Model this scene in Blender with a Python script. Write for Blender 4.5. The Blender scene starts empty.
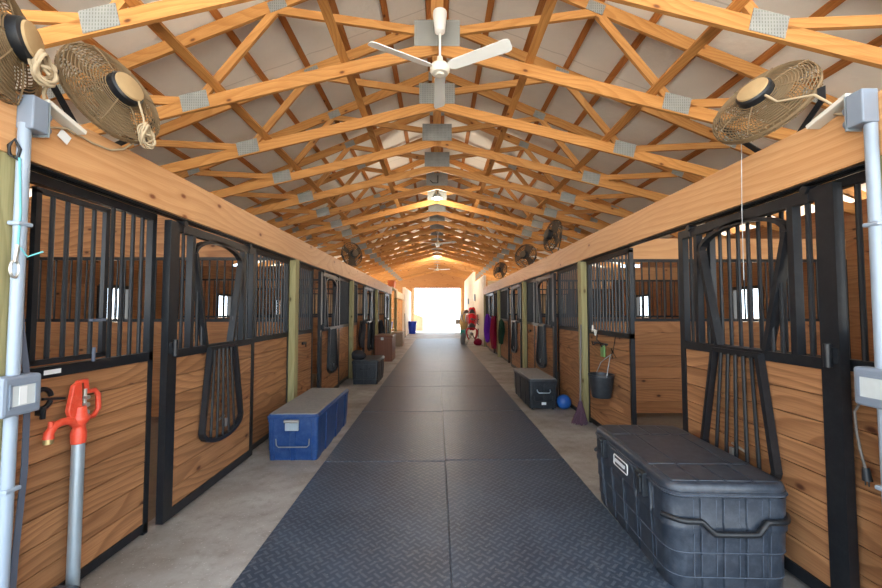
import bpy, math, random
from mathutils import Vector, Matrix
random.seed(7)
PI = math.pi
sc = bpy.context.scene
COL = sc.collection
H = 1.55
V = Vector

# ------------------------------------------------------------------ nodes
def lin(r, g, b):
    f = lambda c: (c/255/12.92) if c/255 <= .04045 else ((c/255+.055)/1.055)**2.4
    return (f(r), f(g), f(b), 1)

class NT:
    def __init__(s, name):
        s.m = bpy.data.materials.new(name); s.m.use_nodes = True
        s.t = s.m.node_tree; s.n = s.t.nodes
        s.b = s.n['Principled BSDF']
    def node(s, typ, props=None, **inp):
        n = s.n.new(typ)
        for k, v in (props or {}).items(): setattr(n, k, v)
        for k, v in inp.items():
            k2 = int(k[1:]) if k[0] == 'i' and k[1:].isdigit() else k.replace('_', ' ')
            s.set(n.inputs[k2], v)
        return n
    def set(s, sock, v):
        if isinstance(v, bpy.types.NodeSocket): s.t.links.new(v, sock)
        else: sock.default_value = v
    def math(s, op, a, b=0.0, c=0.0, clamp=False):
        n = s.node('ShaderNodeMath', {'operation': op, 'use_clamp': clamp}, i0=a, i1=b, i2=c); return n.outputs[0]
    def mix(s, fac, a, b, blend='MIX'):
        n = s.n.new('ShaderNodeMix'); n.data_type = 'RGBA'; n.blend_type = blend
        s.set(n.inputs[0], fac); s.set(n.inputs[6], a); s.set(n.inputs[7], b); return n.outputs[2]
    def ramp(s, fac, stops):
        n = s.n.new('ShaderNodeValToRGB'); s.set(n.inputs[0], fac)
        e = n.color_ramp.elements
        e[0].position, e[0].color = stops[0]
        e[1].position, e[1].color = stops[-1]
        for p, c in stops[1:-1]:
            x = e.new(p); x.color = c
        return n.outputs[0]
    def noise(s, vec, scale, detail=3.0, rough=.55, dist=0.0, out=0):
        n = s.node('ShaderNodeTexNoise', None, Vector=vec, Scale=scale, Detail=detail, Roughness=rough, Distortion=dist)
        return n.outputs[out]
    def comb(s, x, y, z=0.0):
        return s.node('ShaderNodeCombineXYZ', None, X=x, Y=y, Z=z).outputs[0]
    def bump(s, h, strength=.3, dist=.01):
        n = s.node('ShaderNodeBump', None, Height=h, Strength=strength, Distance=dist)
        s.set(s.b.inputs['Normal'], n.outputs[0])
    def fin(s, col, rough=.6, metal=0.0, spec=.5):
        s.set(s.b.inputs['Base Color'], col); s.set(s.b.inputs['Roughness'], rough)
        s.set(s.b.inputs['Metallic'], metal); s.set(s.b.inputs['Specular IOR Level'], spec)
        return s.m

def wood(name, dark, light, knot, rough=.62, su=1.0, sv=1.0, var=.28, contrast=1.0, knots=True):
    t = NT(name)
    uv = t.node('ShaderNodeUVMap').outputs[0]
    sep = t.node('ShaderNodeSeparateXYZ', None, Vector=uv)
    rnd = t.node('ShaderNodeObjectInfo').outputs['Random']
    u = t.math('ADD', sep.outputs[0], t.math('MULTIPLY', rnd, 31.0)); v = sep.outputs[1]
    warp = t.noise(t.comb(t.math('MULTIPLY', u, .45*su), t.math('MULTIPLY', v, 1.6*sv)), 1.0, 2.0, .45)
    ph = t.math('ADD', t.math('MULTIPLY', warp, 16.0), t.math('MULTIPLY', v, 16.0*sv))
    saw = t.math('FRACT', ph)
    g = t.math('MULTIPLY', t.math('POWER', saw, 2.2), t.math('SUBTRACT', 1.0, t.math('POWER', saw, 14.0)))
    fine = t.noise(t.comb(t.math('MULTIPLY', u, 4), t.math('MULTIPLY', v, 110)), 1.0, 2.0)
    blot = t.noise(t.comb(t.math('MULTIPLY', u, .9), t.math('MULTIPLY', v, 3.5)), 1.0, 3.0)
    col = t.mix(t.math('MULTIPLY', t.math('SUBTRACT', blot, .3, clamp=True), 1.6, clamp=True), t.mix(.45, light, dark), light)
    col = t.mix(t.math('MULTIPLY', g, .75*contrast), col, dark)
    col = t.mix(t.math('MULTIPLY', t.math('SUBTRACT', fine, .42, clamp=True), 1.5, clamp=True), col, dark)
    tone = t.node('ShaderNodeTexWhiteNoise', {'noise_dimensions': '1D'}, W=t.math('ADD', t.math('FLOOR', t.math('DIVIDE', t.math('ADD', v, 5.0), 10.0)), t.math('MULTIPLY', rnd, 7.0))).outputs[0]
    tn = t.math('ADD', t.math('MULTIPLY', tone, var), 1.0-var*.55)
    col = t.mix(1.0, col, t.comb(tn, tn, tn), 'MULTIPLY')
    if knots:
        vn = t.node('ShaderNodeTexVoronoi', {'voronoi_dimensions': '2D'}, Vector=t.comb(t.math('MULTIPLY', u, 2.3), t.math('MULTIPLY', v, 4.2)), Scale=1.0)
        pick = t.math('GREATER_THAN', t.node('ShaderNodeSeparateXYZ', None, Vector=vn.outputs['Color']).outputs[0], .72)
        k = t.math('SUBTRACT', 1.0, t.math('MULTIPLY', vn.outputs[0], 11.0), clamp=True)
        halo = t.math('SUBTRACT', 1.0, t.math('MULTIPLY', vn.outputs[0], 4.5), clamp=True)
        col = t.mix(t.math('MULTIPLY', t.math('MULTIPLY', halo, pick), .6), col, dark)
        col = t.mix(t.math('MULTIPLY', t.math('MULTIPLY', k, pick), 1.6, clamp=True), col, knot)
    t.bump(t.math('ADD', g, fine), .06, .004)
    return t.fin(col, rough, 0, .3)

def plain(name, c, rough=.5, metal=0.0, spec=.5, var=.15, scale=6.0, dust=None, dustamt=.0, bump=0.0):
    t = NT(name)
    co = t.node('ShaderNodeTexCoord').outputs['Object']
    n = t.noise(co, scale, 4.0, .6)
    k = t.math('ADD', t.math('MULTIPLY', n, 2*var), 1-var)
    col = t.mix(1.0, c, t.comb(k, k, k), 'MULTIPLY')
    if dust:
        d = t.noise(co, scale*2.3, 5.0, .7)
        f = t.math('MULTIPLY', t.math('SUBTRACT', d, .5-.18*dustamt, clamp=True), 3.0*dustamt, clamp=True)
        col = t.mix(f, col, dust)
    if bump: t.bump(n, bump, .01)
    return t.fin(col, rough, metal, spec)

M = {}
M['truss'] = wood('truss_pine', lin(156, 101, 50), lin(208, 155, 93), lin(96, 56, 28), .6, var=.3)
M['beam'] = wood('beam_pine', lin(182, 128, 80), lin(216, 170, 122), lin(120, 66, 34), .5, su=.7, sv=.85, var=.06, contrast=1.0)
M['plank'] = wood('stall_plank', lin(108, 70, 44), lin(188, 138, 95), lin(74, 40, 24), .55, var=.3, contrast=1.2)
M['wallwood'] = wood('wall_plank', lin(128, 84, 52), lin(182, 130, 86), lin(70, 40, 24), .65, var=.25)
M['treated'] = wood('treated_post', lin(128, 120, 80), lin(174, 166, 122), lin(92, 80, 50), .7, sv=.8, var=.1)
M['ply'] = wood('plywood', lin(196, 168, 124), lin(232, 212, 176), lin(150, 110, 70), .7, sv=.3, var=.1, knots=False)
M['osb'] = wood('gable_board', lin(152, 102, 60), lin(190, 140, 92), lin(96, 48, 22), .7, var=.2)
M['purlin'] = wood('purlin_pine', lin(140, 84, 38), lin(192, 128, 70), lin(84, 40, 16), .65, var=.25)
M['black'] = plain('black_steel', (.009, .0105, .0135, 1), .4, 0, .4, .3, 9, (.05, .05, .05, 1), .25)
M['blackplastic'] = plain('black_plastic', (.014, .017, .022, 1), .42, 0, .5, .2, 7, (.07, .08, .09, 1), .35)
M['trunk'] = plain('dusty_trunk_plastic', (.022, .029, .042, 1), .38, 0, .5, .2, 8, (.10, .115, .14, 1), .45)
M['graytop'] = plain('dusty_gray_lid', lin(116, 116, 118), .6, 0, .4, .15, 9, lin(150, 146, 140), .6)
M['blue'] = plain('blue_plastic', lin(24, 56, 106), .42, 0, .45, .12, 8, lin(84, 106, 138), .4)
M['bluebin'] = plain('blue_bin_plastic', lin(20, 60, 190), .4)
M['cyan'] = plain('light_blue_plastic', lin(40, 150, 215), .45)
M['ball'] = plain('blue_rubber', lin(30, 88, 168), .45, dust=lin(20, 50, 90), dustamt=.4)
M['conduit'] = plain('gray_conduit', lin(146, 160, 176), .45, 0, .5, .08)
M['ebox'] = plain('gray_electrical_box', lin(126, 138, 154), .45, 0, .5, .08)
M['window'] = plain('clear_cover_window', lin(196, 204, 206), .25, 0, .5, .12, 14)
M['galv'] = plain('galvanized_steel', lin(168, 182, 192), .38, .55, .5, .15, 12)
M['gusset'] = None
M['red'] = plain('red_enamel', lin(212, 68, 44), .42, 0, .5, .15, 20, lin(226, 130, 104), .4)
M['steel'] = plain('bright_steel', lin(190, 190, 186), .3, .8)
M['brass'] = plain('brass', lin(190, 170, 120), .35, .7)
M['white'] = plain('white_enamel', lin(226, 230, 232), .4, 0, .5, .05)
M['offwhite'] = plain('off_white_plastic', lin(214, 210, 200), .5, 0, .5, .06)
M['tan'] = plain('dusty_tan_wire', lin(124, 104, 78), .75, 0, .2, .25, 20)
M['tanlight'] = plain('dusty_motor_cap', lin(170, 144, 106), .8, 0, .2, .15, 14)
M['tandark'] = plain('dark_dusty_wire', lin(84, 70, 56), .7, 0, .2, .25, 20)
M['dusty'] = plain('worn_dusty_edge', lin(74, 82, 94), .6, 0, .3, .5, 30)
M['cord'] = plain('dusty_cord', lin(178, 160, 132), .75, 0, .2, .15, 14)
M['graycord'] = plain('gray_cord', lin(110, 106, 102), .6)
M['rope'] = plain('aqua_twine', lin(110, 190, 196), .8)
M['strap'] = plain('gray_strap', lin(84, 92, 108), .6)
M['bristle'] = plain('purple_bristle', lin(86, 60, 76), .85, var=.3, scale=40)
M['greenp'] = plain('green_plastic', lin(110, 150, 90), .5)
M['brownbox'] = wood('brown_trunk_wood', lin(104, 66, 50), lin(134, 90, 70), lin(60, 34, 24), .5, var=.1, knots=False)
M['tanbox'] = plain('taupe_plastic', lin(160, 138, 116), .55)
M['orange'] = plain('orange_plastic', lin(236, 120, 50), .5)
M['yellow'] = plain('yellow_plastic', lin(236, 196, 40), .5)
M['redcloth'] = plain('red_cloth', lin(190, 40, 52), .9, 0, .1, .25, 14)
M['pinkcloth'] = plain('pale_red_cloth', lin(216, 130, 128), .9, 0, .1, .25, 14)
M['purple'] = plain('purple_cloth', lin(104, 40, 160), .9, 0, .1, .3, 16)
M['maroon'] = plain('maroon_cloth', lin(140, 28, 60), .9, 0, .1, .3, 16)
M['darkgreen'] = plain('dark_green_cloth', lin(40, 62, 48), .9, 0, .1, .3, 16)
M['darkcloth'] = plain('charcoal_cloth', lin(52, 52, 56), .9, 0, .1, .3, 16)
M['leather'] = plain('dark_leather', lin(64, 46, 40), .5)
M['graycloth'] = plain('gray_cloth', lin(126, 128, 132), .9, 0, .1, .2, 14)
M['teal'] = plain('teal_plastic', lin(40, 140, 136), .5)
M['burlap'] = plain('tan_burlap', lin(176, 148, 104), .9, 0, .1, .25, 18)
M['sack'] = plain('feed_sack_paper', lin(206, 200, 196), .8, 0, .1, .2, 18)
M['panelgray'] = plain('gray_green_board', lin(150, 152, 142), .7)
M['whitewall'] = plain('white_wall_panel', lin(232, 222, 206), .75, 0, .2, .06, 2)

def mk_gusset():
    t = NT('gusset_plate_steel')
    co = t.node('ShaderNodeTexCoord').outputs['Object']
    s = t.node('ShaderNodeSeparateXYZ', None, Vector=co)
    w = t.math('SINE', t.math('MULTIPLY', s.outputs[0], 2*PI/.024))
    w2 = t.math('SINE', t.math('MULTIPLY', s.outputs[2], 2*PI/.03))
    d = t.math('MULTIPLY', t.math('GREATER_THAN', w, .55), t.math('GREATER_THAN', w2, -.4))
    n = t.noise(co, 9.0)
    c = t.mix(n, lin(132, 138, 140), lin(164, 168, 166))
    c = t.mix(t.math('MULTIPLY', d, .6), c, lin(78, 80, 80))
    t.bump(d, -.4, .003)
    return t.fin(c, .45, .35, .5)
M['gusset'] = mk_gusset()

def mk_roof():
    t = NT('white_roof_insulation')
    co = t.node('ShaderNodeTexCoord').outputs['Object']
    s = t.node('ShaderNodeSeparateXYZ', None, Vector=co)
    n = t.noise(co, 1.6, 4.0); n2 = t.noise(co, 14.0, 3.0)
    c = t.mix(n, lin(214, 212, 208), lin(238, 236, 232))
    seam = t.math('ABSOLUTE', t.math('SUBTRACT', t.math('FRACT', t.math('DIVIDE', s.outputs[1], 1.52)), .5))
    sm = t.math('LESS_THAN', seam, .006)
    c = t.mix(t.math('MULTIPLY', sm, .35), c, lin(150, 148, 146))
    t.bump(t.math('ADD', n, t.math('MULTIPLY', n2, .3)), .5, .04)
    return t.fin(c, .5, 0, .4)
M['roof'] = mk_roof()

def mk_concrete():
    t = NT('concrete')
    co = t.node('ShaderNodeTexCoord').outputs['Object']
    n = t.noise(co, 1.1, 6.0, .65); n2 = t.noise(co, 9.0, 6.0, .7); n3 = t.noise(co, 60.0, 3.0)
    c = t.ramp(n, [(.3, lin(108, 100, 93)), (.5, lin(138, 134, 130)), (.72, lin(164, 163, 161))])
    c = t.mix(t.math('MULTIPLY', t.math('SUBTRACT', n2, .5, clamp=True), 2.2, clamp=True), c, lin(96, 88, 80))
    sp = t.math('GREATER_THAN', n3, .66)
    c = t.mix(t.math('MULTIPLY', sp, .4), c, lin(206, 204, 200))
    t.bump(t.math('ADD', n2, n3), .12, .005)
    return t.fin(c, .6, 0, .4)
M['concrete'] = mk_concrete()

def mk_mat():
    t = NT('tread_rubber')
    co = t.node('ShaderNodeTexCoord').outputs['Object']
    s = t.node('ShaderNodeSeparateXYZ', None, Vector=co)
    P = .052
    a = t.math('DIVIDE', t.math('ADD', s.outputs[0], s.outputs[1]), P*1.414)
    b = t.math('DIVIDE', t.math('SUBTRACT', s.outputs[0], s.outputs[1]), P*1.414)
    fa, fb = t.math('FLOOR', a), t.math('FLOOR', b)
    la = t.math('ABSOLUTE', t.math('SUBTRACT', t.math('FRACT', a), .5)); lb = t.math('ABSOLUTE', t.math('SUBTRACT', t.math('FRACT', b), .5))
    par = t.math('FLOORED_MODULO', t.math('ADD', fa, fb), 2.0)
    def bar(x, y):
        return t.math('MULTIPLY', t.math('LESS_THAN', x, .47), t.math('LESS_THAN', y, .15))
    A, B = bar(la, lb), bar(lb, la)
    bars = t.math('ADD', t.math('MULTIPLY', A, par), t.math('MULTIPLY', B, t.math('SUBTRACT', 1.0, par)))
    n = t.noise(co, 2.2, 5.0, .65); n2 = t.noise(co, 26.0, 4.0, .7); n3 = t.noise(co, 90.0, 2.0)
    c = t.ramp(n, [(.3, lin(38, 48, 62)), (.7, lin(60, 72, 88))])
    c = t.mix(t.math('MULTIPLY', bars, .3), c, lin(112, 120, 130))
    c = t.mix(t.math('MULTIPLY', t.math('SUBTRACT', n2, .56, clamp=True), 2.4, clamp=True), c, lin(122, 124, 126))
    sp = t.math('GREATER_THAN', n3, .74)
    c = t.mix(t.math('MULTIPLY', sp, .55), c, lin(180, 178, 172))
    t.bump(bars, 1.0, .009)
    r = t.math('ADD', .34, t.math('MULTIPLY', n, .2))
    return t.fin(c, r, 0, .34)
M['mat'] = mk_mat()
M['bedding'] = plain('stall_bedding', lin(126, 114, 100), .9, 0, .1, .3, 12)
M['ground'] = plain('pale_gravel', lin(208, 200, 186), .9, 0, .1, .1, 3)

def mk_emit(name, c, s):
    t = NT(name)
    t.set(t.b.inputs['Base Color'], c); t.set(t.b.inputs['Emission Color'], c); t.set(t.b.inputs['Emission Strength'], s)
    return t.m
M['lamp'] = mk_emit('lamp_diffuser', (1, .9, .75, 1), 3.0)

# ------------------------------------------------------------------ mesh builder
class MB:
    def __init__(s, xf=None):
        s.v, s.f, s.uv, s.xf = [], [], [], xf
    def _add(s, pts, faces, uvs=None):
        o = len(s.v)
        for p in pts:
            p = V(p)
            s.v.append(s.xf @ p if s.xf else p)
        u0, v0 = random.random()*20, 10.0*random.randint(0, 60)
        for i, f in enumerate(faces):
            s.f.append([o+k for k in f])
            s.uv.append([(u0+a, v0+b) for a, b in (uvs[i] if uvs else [(pts[k][0]+pts[k][1], pts[k][2]) for k in f])])
        return s
    def obox(s, c, a, b, d):
        c, ax = V(c), [V(a), V(b), V(d)]
        L = [x.length for x in ax]; li = L.index(max(L))
        pts = [c+ax[0]*i+ax[1]*j+ax[2]*k for i in (-1, 1) for j in (-1, 1) for k in (-1, 1)]
        idx = lambda i, j, k: (i > 0)*4+(j > 0)*2+(k > 0)
        flip = ax[0].cross(ax[1]).dot(ax[2]) < 0
        faces, uvs = [], []
        for n in range(3):
            p, q = [(1, 2), (2, 0), (0, 1)][n]
            for sg in (-1, 1):
                cs = [(-1, -1), (1, -1), (1, 1), (-1, 1)]
                if (sg < 0) != flip: cs = cs[::-1]
                face, uvf = [], []
                for cp, cq in cs:
                    e = [0, 0, 0]; e[n] = sg; e[p] = cp; e[q] = cq
                    face.append(idx(*e))
                    if p == li: uvf.append((cp*L[p], cq*L[q]+n*.37*(1+sg)))
                    elif q == li: uvf.append((cq*L[q], cp*L[p]+n*.37*(1+sg)))
                    else: uvf.append((cp*L[p]*.2, cq*L[q]+.9))
                faces.append(face); uvs.append(uvf)
        return s._add(pts, faces, uvs)
    def box(s, x0, x1, y0, y1, z0, z1):
        return s.obox(((x0+x1)/2, (y0+y1)/2, (z0+z1)/2), (abs(x1-x0)/2, 0, 0), (0, abs(y1-y0)/2, 0), (0, 0, abs(z1-z0)/2))
    def bar(s, p0, p1, w, h, side=(0, 1, 0)):
        # w along 'side', h across
        p0, p1 = V(p0), V(p1); d = p1-p0; t = d.normalized()
        sd = V(side); sd = (sd-t*sd.dot(t)).normalized(); up = t.cross(sd)
        return s.obox((p0+p1)/2, d/2, sd*w/2, up*h/2)
    def tube(s, pts, r, seg=6, closed=False):
        pts = [V(p) for p in pts]; n = len(pts)
        rs = r if isinstance(r, (list, tuple)) else [r]*n
        tan = []
        for i in range(n):
            a = pts[(i-1) % n] if closed or i > 0 else pts[i]
            b = pts[(i+1) % n] if closed or i < n-1 else pts[i]
            tan.append((b-a).normalized() if (b-a).length > 1e-9 else V((0, 0, 1)))
        ref = V((0, 0, 1)) if abs(tan[0].z) < .9 else V((1, 0, 0))
        nrm = (ref-tan[0]*ref.dot(tan[0])).normalized()
        P = []
        for i in range(n):
            nrm = (nrm-tan[i]*nrm.dot(tan[i]))
            nrm = nrm.normalized() if nrm.length > 1e-6 else tan[i].orthogonal().normalized()
            bn = tan[i].cross(nrm)
            for k in range(seg):
                a = 2*PI*k/seg
                P.append(pts[i]+(nrm*math.cos(a)+bn*math.sin(a))*rs[i])
        F = []
        for i in range(n if closed else n-1):
            j = (i+1) % n
            for k in range(seg):
                k2 = (k+1) % seg
                F.append((i*seg+k, i*seg+k2, j*seg+k2, j*seg+k))
        if not closed:
            F.append(tuple(range(seg))[::-1]); F.append(tuple((n-1)*seg+k for k in range(seg)))
        return s._add(P, F)
    def cyl(s, p0, p1, r, seg=12, r1=None):
        return s.tube([p0, p1], [r, r if r1 is None else r1], seg)
    def lathe(s, prof, c=(0, 0, 0), seg=20, axis=(0, 0, 1), sx=1.0, sy=1.0):
        c, az = V(c), V(axis).normalized(); ax = az.orthogonal().normalized() if abs(az.z) < .999 else V((1, 0, 0)); ay = az.cross(ax)
        P, F = [], []
        for r, z in prof:
            for k in range(seg):
                a = 2*PI*k/seg
                P.append(c+az*z+ax*math.cos(a)*max(r, 1e-5)*sx+ay*math.sin(a)*max(r, 1e-5)*sy)
        for i in range(len(prof)-1):
            for k in range(seg):
                k2 = (k+1) % seg
                F.append((i*seg+k, i*seg+k2, (i+1)*seg+k2, (i+1)*seg+k))
        F.append(tuple(range(seg))[::-1]); F.append(tuple((len(prof)-1)*seg+k for k in range(seg)))
        return s._add(P, F)
    def prism(s, poly, o, ux, uy, dep):
        o, ux, uy, dep = V(o), V(ux), V(uy), V(dep)
        n = len(poly)
        P = [o+ux*a+uy*b for a, b in poly]+[o+ux*a+uy*b+dep for a, b in poly]
        F = [tuple(range(n))[::-1], tuple(range(n, 2*n))]
        U = [[poly[k] for k in F[0]], [poly[k-n] for k in F[1]]]
        for i in range(n):
            j = (i+1) % n
            F.append((i, j, n+j, n+i)); U.append([(0, 0), (.1, 0), (.1, .1), (0, .1)])
        return s._add(P, F, U)
    def strip(s, pts, w, th, nrm):
        # flat bar following pts; th in the plane, w along nrm (box pieces joined at mitres)
        pts = [V(p) for p in pts]; nrm = V(nrm).normalized(); n = len(pts); P = []
        for i in range(n):
            a = (pts[i]-pts[i-1]).normalized() if i else (pts[1]-pts[0]).normalized()
            b = (pts[i+1]-pts[i]).normalized() if i < n-1 else a
            t = (a+b).normalized(); q = nrm.cross(t).normalized(); k = th/2/max(.4, q.dot(nrm.cross(a).normalized()))
            for sx, sy in ((-1, -1), (1, -1), (1, 1), (-1, 1)):
                P.append(pts[i]+q*k*sx+nrm*w/2*sy)
        F = []
        for i in range(n-1):
            for k in range(4):
                k2 = (k+1) % 4
                F.append((i*4+k, i*4+k2, i*4+4+k2, i*4+4+k))
        F.append((3, 2, 1, 0)); F.append(tuple((n-1)*4+k for k in range(4)))
        return s._add(P, F)
    def loft(s, rings):
        n = len(rings[0]); P = [p for r in rings for p in r]; F = []
        for i in range(len(rings)-1):
            for k in range(n):
                k2 = (k+1) % n
                F.append((i*n+k, i*n+k2, (i+1)*n+k2, (i+1)*n+k))
        F.append(tuple(range(n))[::-1]); F.append(tuple((len(rings)-1)*n+k for k in range(n)))
        return s._add(P, F)
    def build(s, name, mat, parent=None, smooth=None, bevel=0, loc=None):
        root = parent
        while root is not None and root.parent is not None: root = root.parent
        off = V(ORI.get(root.name, (0, 0, 0))) if root else V(loc or (0, 0, 0))
        me = bpy.data.meshes.new(name)
        me.from_pydata([p-off for p in s.v], [], s.f)
        ul = me.uv_layers.new(name='UVMap')
        fl = [c for f in s.uv for p in f for c in p]
        ul.data.foreach_set('uv', fl)
        me.materials.append(M[mat])
        if smooth:
            me.polygons.foreach_set('use_smooth', [True]*len(me.polygons))
            me.set_sharp_from_angle(angle=math.radians(smooth))
        me.update()
        o = bpy.data.objects.new(name, me); COL.objects.link(o)
        if parent: o.parent = parent
        else:
            o.location = off; ORI[o.name] = tuple(off)
        if bevel:
            b = o.modifiers.new('Bevel', 'BEVEL'); b.width = bevel; b.segments = 2; b.limit_method = 'ANGLE'; b.angle_limit = math.radians(50)
        return o
ORI = {}

def thing(name, label, cat, loc, group=None, rz=0):
    o = bpy.data.objects.new(name, None); COL.objects.link(o)
    o.location = loc; o.rotation_euler = (0, 0, rz); o.empty_display_size = .1
    ORI[o.name] = tuple(loc)
    return tag(o, label, cat, group)
def tag(o, label, cat, group=None):
    o['label'] = label; o['category'] = cat
    if group: o['group'] = group
    return o
def struct(o):
    o['kind'] = 'structure'; return o
def dup(root, loc, label, group=None):
    r = root.copy(); COL.objects.link(r); r.location = loc; r['label'] = label
    if group: r['group'] = group
    for ch in list(root.children):
        c = ch.copy(); COL.objects.link(c); c.parent = r
        for g in list(ch.children):
            d = g.copy(); COL.objects.link(d); d.parent = c
    return r
ORDS = 'first second third fourth fifth sixth seventh eighth ninth tenth eleventh twelfth thirteenth fourteenth fifteenth sixteenth seventeenth eighteenth nineteenth twentieth twenty-first twenty-second twenty-third'.split()

def rrect(hx, hy, r, z, cx=0, cy=0, seg=5, notch=None):
    """rounded rectangle ring (counter-clockwise); notch(side, t) gives an inward offset along straight sides"""
    out = []
    cs = [(hx-r, hy-r, 0), (-hx+r, hy-r, PI/2), (-hx+r, -hy+r, PI), (hx-r, -hy+r, 1.5*PI)]
    for q, (x, y, a0) in enumerate(cs):
        for i in range(seg+1):
            a = a0+PI/2*i/seg
            out.append((cx+x+r*math.cos(a), cy+y+r*math.sin(a), z))
        if notch:
            nx, ny, _ = cs[(q+1) % 4]
            p0 = out[-1]; a1 = a0+PI/2
            p1 = (cx+nx+r*math.cos(a1), cy+ny+r*math.sin(a1), z)
            L = math.hypot(p1[0]-p0[0], p1[1]-p0[1])
            for t, d in notch(q, L):
                f = t/L
                out.append((p0[0]+(p1[0]-p0[0])*f-math.cos(a1)*d, p0[1]+(p1[1]-p0[1])*f-math.sin(a1)*d, z))
    return out
def channels(n, w, d):
    def f(q, L):
        m = n[q % 2]; res = []
        for i in range(m):
            c = L*(i+.5)/m
            res += [(c-w/2-.006, 0), (c-w/2, d), (c+w/2, d), (c+w/2+.006, 0)]
        return res
    return f

# ------------------------------------------------------------------ key dimensions
XL, XR = -2.03, 2.13          # stall front planes (aisle faces)
XO = 6.0                      # outer walls
YE = 30.0                     # end wall
LP = [1.8, 5.5, 9.2, 13.0, 16.8]
RP = [1.74, 5.63, 9.4, 13.3, 17.2]
ZB0, ZB1 = 2.27, 2.57
def X(side, d):               # d > 0 into the stall
    return XL-d if side < 0 else XR+d
SN = {-1: 'left', 1: 'right'}

# ------------------------------------------------------------------ setting
struct(MB().box(-2.12, 2.22, -3, YE+.4, -.1, 0).build('floor', 'concrete'))
struct(MB().box(-XO, -2.12, -3, YE, -.1, -.004).build('floor_left', 'bedding'))
struct(MB().box(2.22, XO, -3, YE, -.1, -.004).build('floor_right', 'bedding'))
struct(MB().box(-80, 80, -60, 120, -.2, -.101).build('ground', 'ground'))

ROOF0 = 5.74+.075              # top chord upper edge at ridge
PZ = .05
def roof_z(x): return ROOF0-.417*abs(x)
for sd in (-1, 1):
    mb = MB(); nx, ny = 44, 120; P = []; F = []
    y0, y1 = -2.0, YE+.6
    for i in range(nx+1):
        x = 6.5*i/nx
        for j in range(ny+1):
            y = y0+(y1-y0)*j/ny
            sag = .018*math.sin(PI*((x-.04)/.58 % 1.0))*(1+.5*math.sin(y*1.7+x*3))
            P.append((sd*x, y, roof_z(x)+PZ+.035-sag))
    for i in range(nx):
        for j in range(ny):
            a = i*(ny+1)+j
            q = (a, a+1, a+ny+2, a+ny+1)
            F.append(q if sd > 0 else q[::-1])
    mb._add(P, F)
    o = struct(mb.build('ceiling', 'roof', smooth=60))
    so = o.modifiers.new('Solidify', 'SOLIDIFY'); so.thickness = .03; so.offset = 1 if sd < 0 else 1

# end wall with doorway
DW0, DW1, DH = -1.86, 1.9, 3.3
def gable(x): return roof_z(x)
for nm, mat, pts in (('wall_back', 'osb', [(DW0, DH), (DW1, DH), (DW1, gable(DW1)), (0, gable(0)), (DW0, gable(DW0))]),
                     ('wall_back', 'osb', [(-XO, 0), (DW0, 0), (DW0, gable(DW0)), (-XO, gable(XO))]),
                     ('wall_back', 'osb', [(DW1, 0), (XO, 0), (XO, gable(XO)), (DW1, gable(DW1))])):
    struct(MB().prism(pts, (0, YE, 0), (1, 0, 0), (0, 0, 1), (0, .12, 0)).build(nm, mat))
for xa, xb in ((DW0-.02, DW0+.13), (DW1-.13, DW1+.02)):
    struct(MB().box(xa, xb, YE-.06, YE+.14, 0, DH).build('door_frame', 'ply'))

# outer walls with barred window openings, unseen eave and side gaps added for daylight
wn = 0
for sd, PO in ((-1, LP), (1, RP)):
    mb = MB()
    xa, xb = (XO, XO+.1) if sd > 0 else (-XO-.1, -XO)
    def boards(y0, y1, z0, z1):
        n = max(1, round((z1-z0)/.19))
        for i in range(n):
            mb.box(xa, xb, y0, y1, z0+(z1-z0)*i/n+.002, z0+(z1-z0)*(i+1)/n-.002)
        mb.box((xa+xb)/2-.02, (xa+xb)/2+.02, y0, y1, z0, z1)
    boards(-1, 18.5, 0, 1.15); boards(-1, 18.5, 2.0, 2.55); boards(-1, 11.5, 2.55, 3.12)
    for a_, b_ in ((18.5, 18.8), (24, 24.3), (29.6, YE)): boards(a_, b_, 0, 3.12)
    edges = [-1]
    for k in range(4):
        c = (PO[k]+PO[k+1])/2; edges += [c-.35, c+.35]
    edges += [18.5]
    for a, b in zip(edges[::2], edges[1::2]): boards(a, b, 1.15, 2.0)
    struct(mb.build('wall_'+SN[sd], 'wallwood'))
    for k in range(1, len(edges)-1, 2):
        a, b = edges[k], edges[k+1]; wn += 1
        w = MB()
        for z in (1.15, 2.0): w.box(xa-.03*sd, xb-.03*sd, a, b, z-.03, z+.03)
        for y in (a, b): w.box(xa-.03*sd, xb-.03*sd, y-.03, y+.03, 1.15, 2.0)
        n = int((b-a)/.13)
        for i in range(1, n):
            w.cyl(((xa+xb)/2, a+(b-a)*i/n, 1.15), ((xa+xb)/2, a+(b-a)*i/n, 2.0), .01, 6)
        struct(w.build('window_%d' % wn, 'black'))

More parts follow.
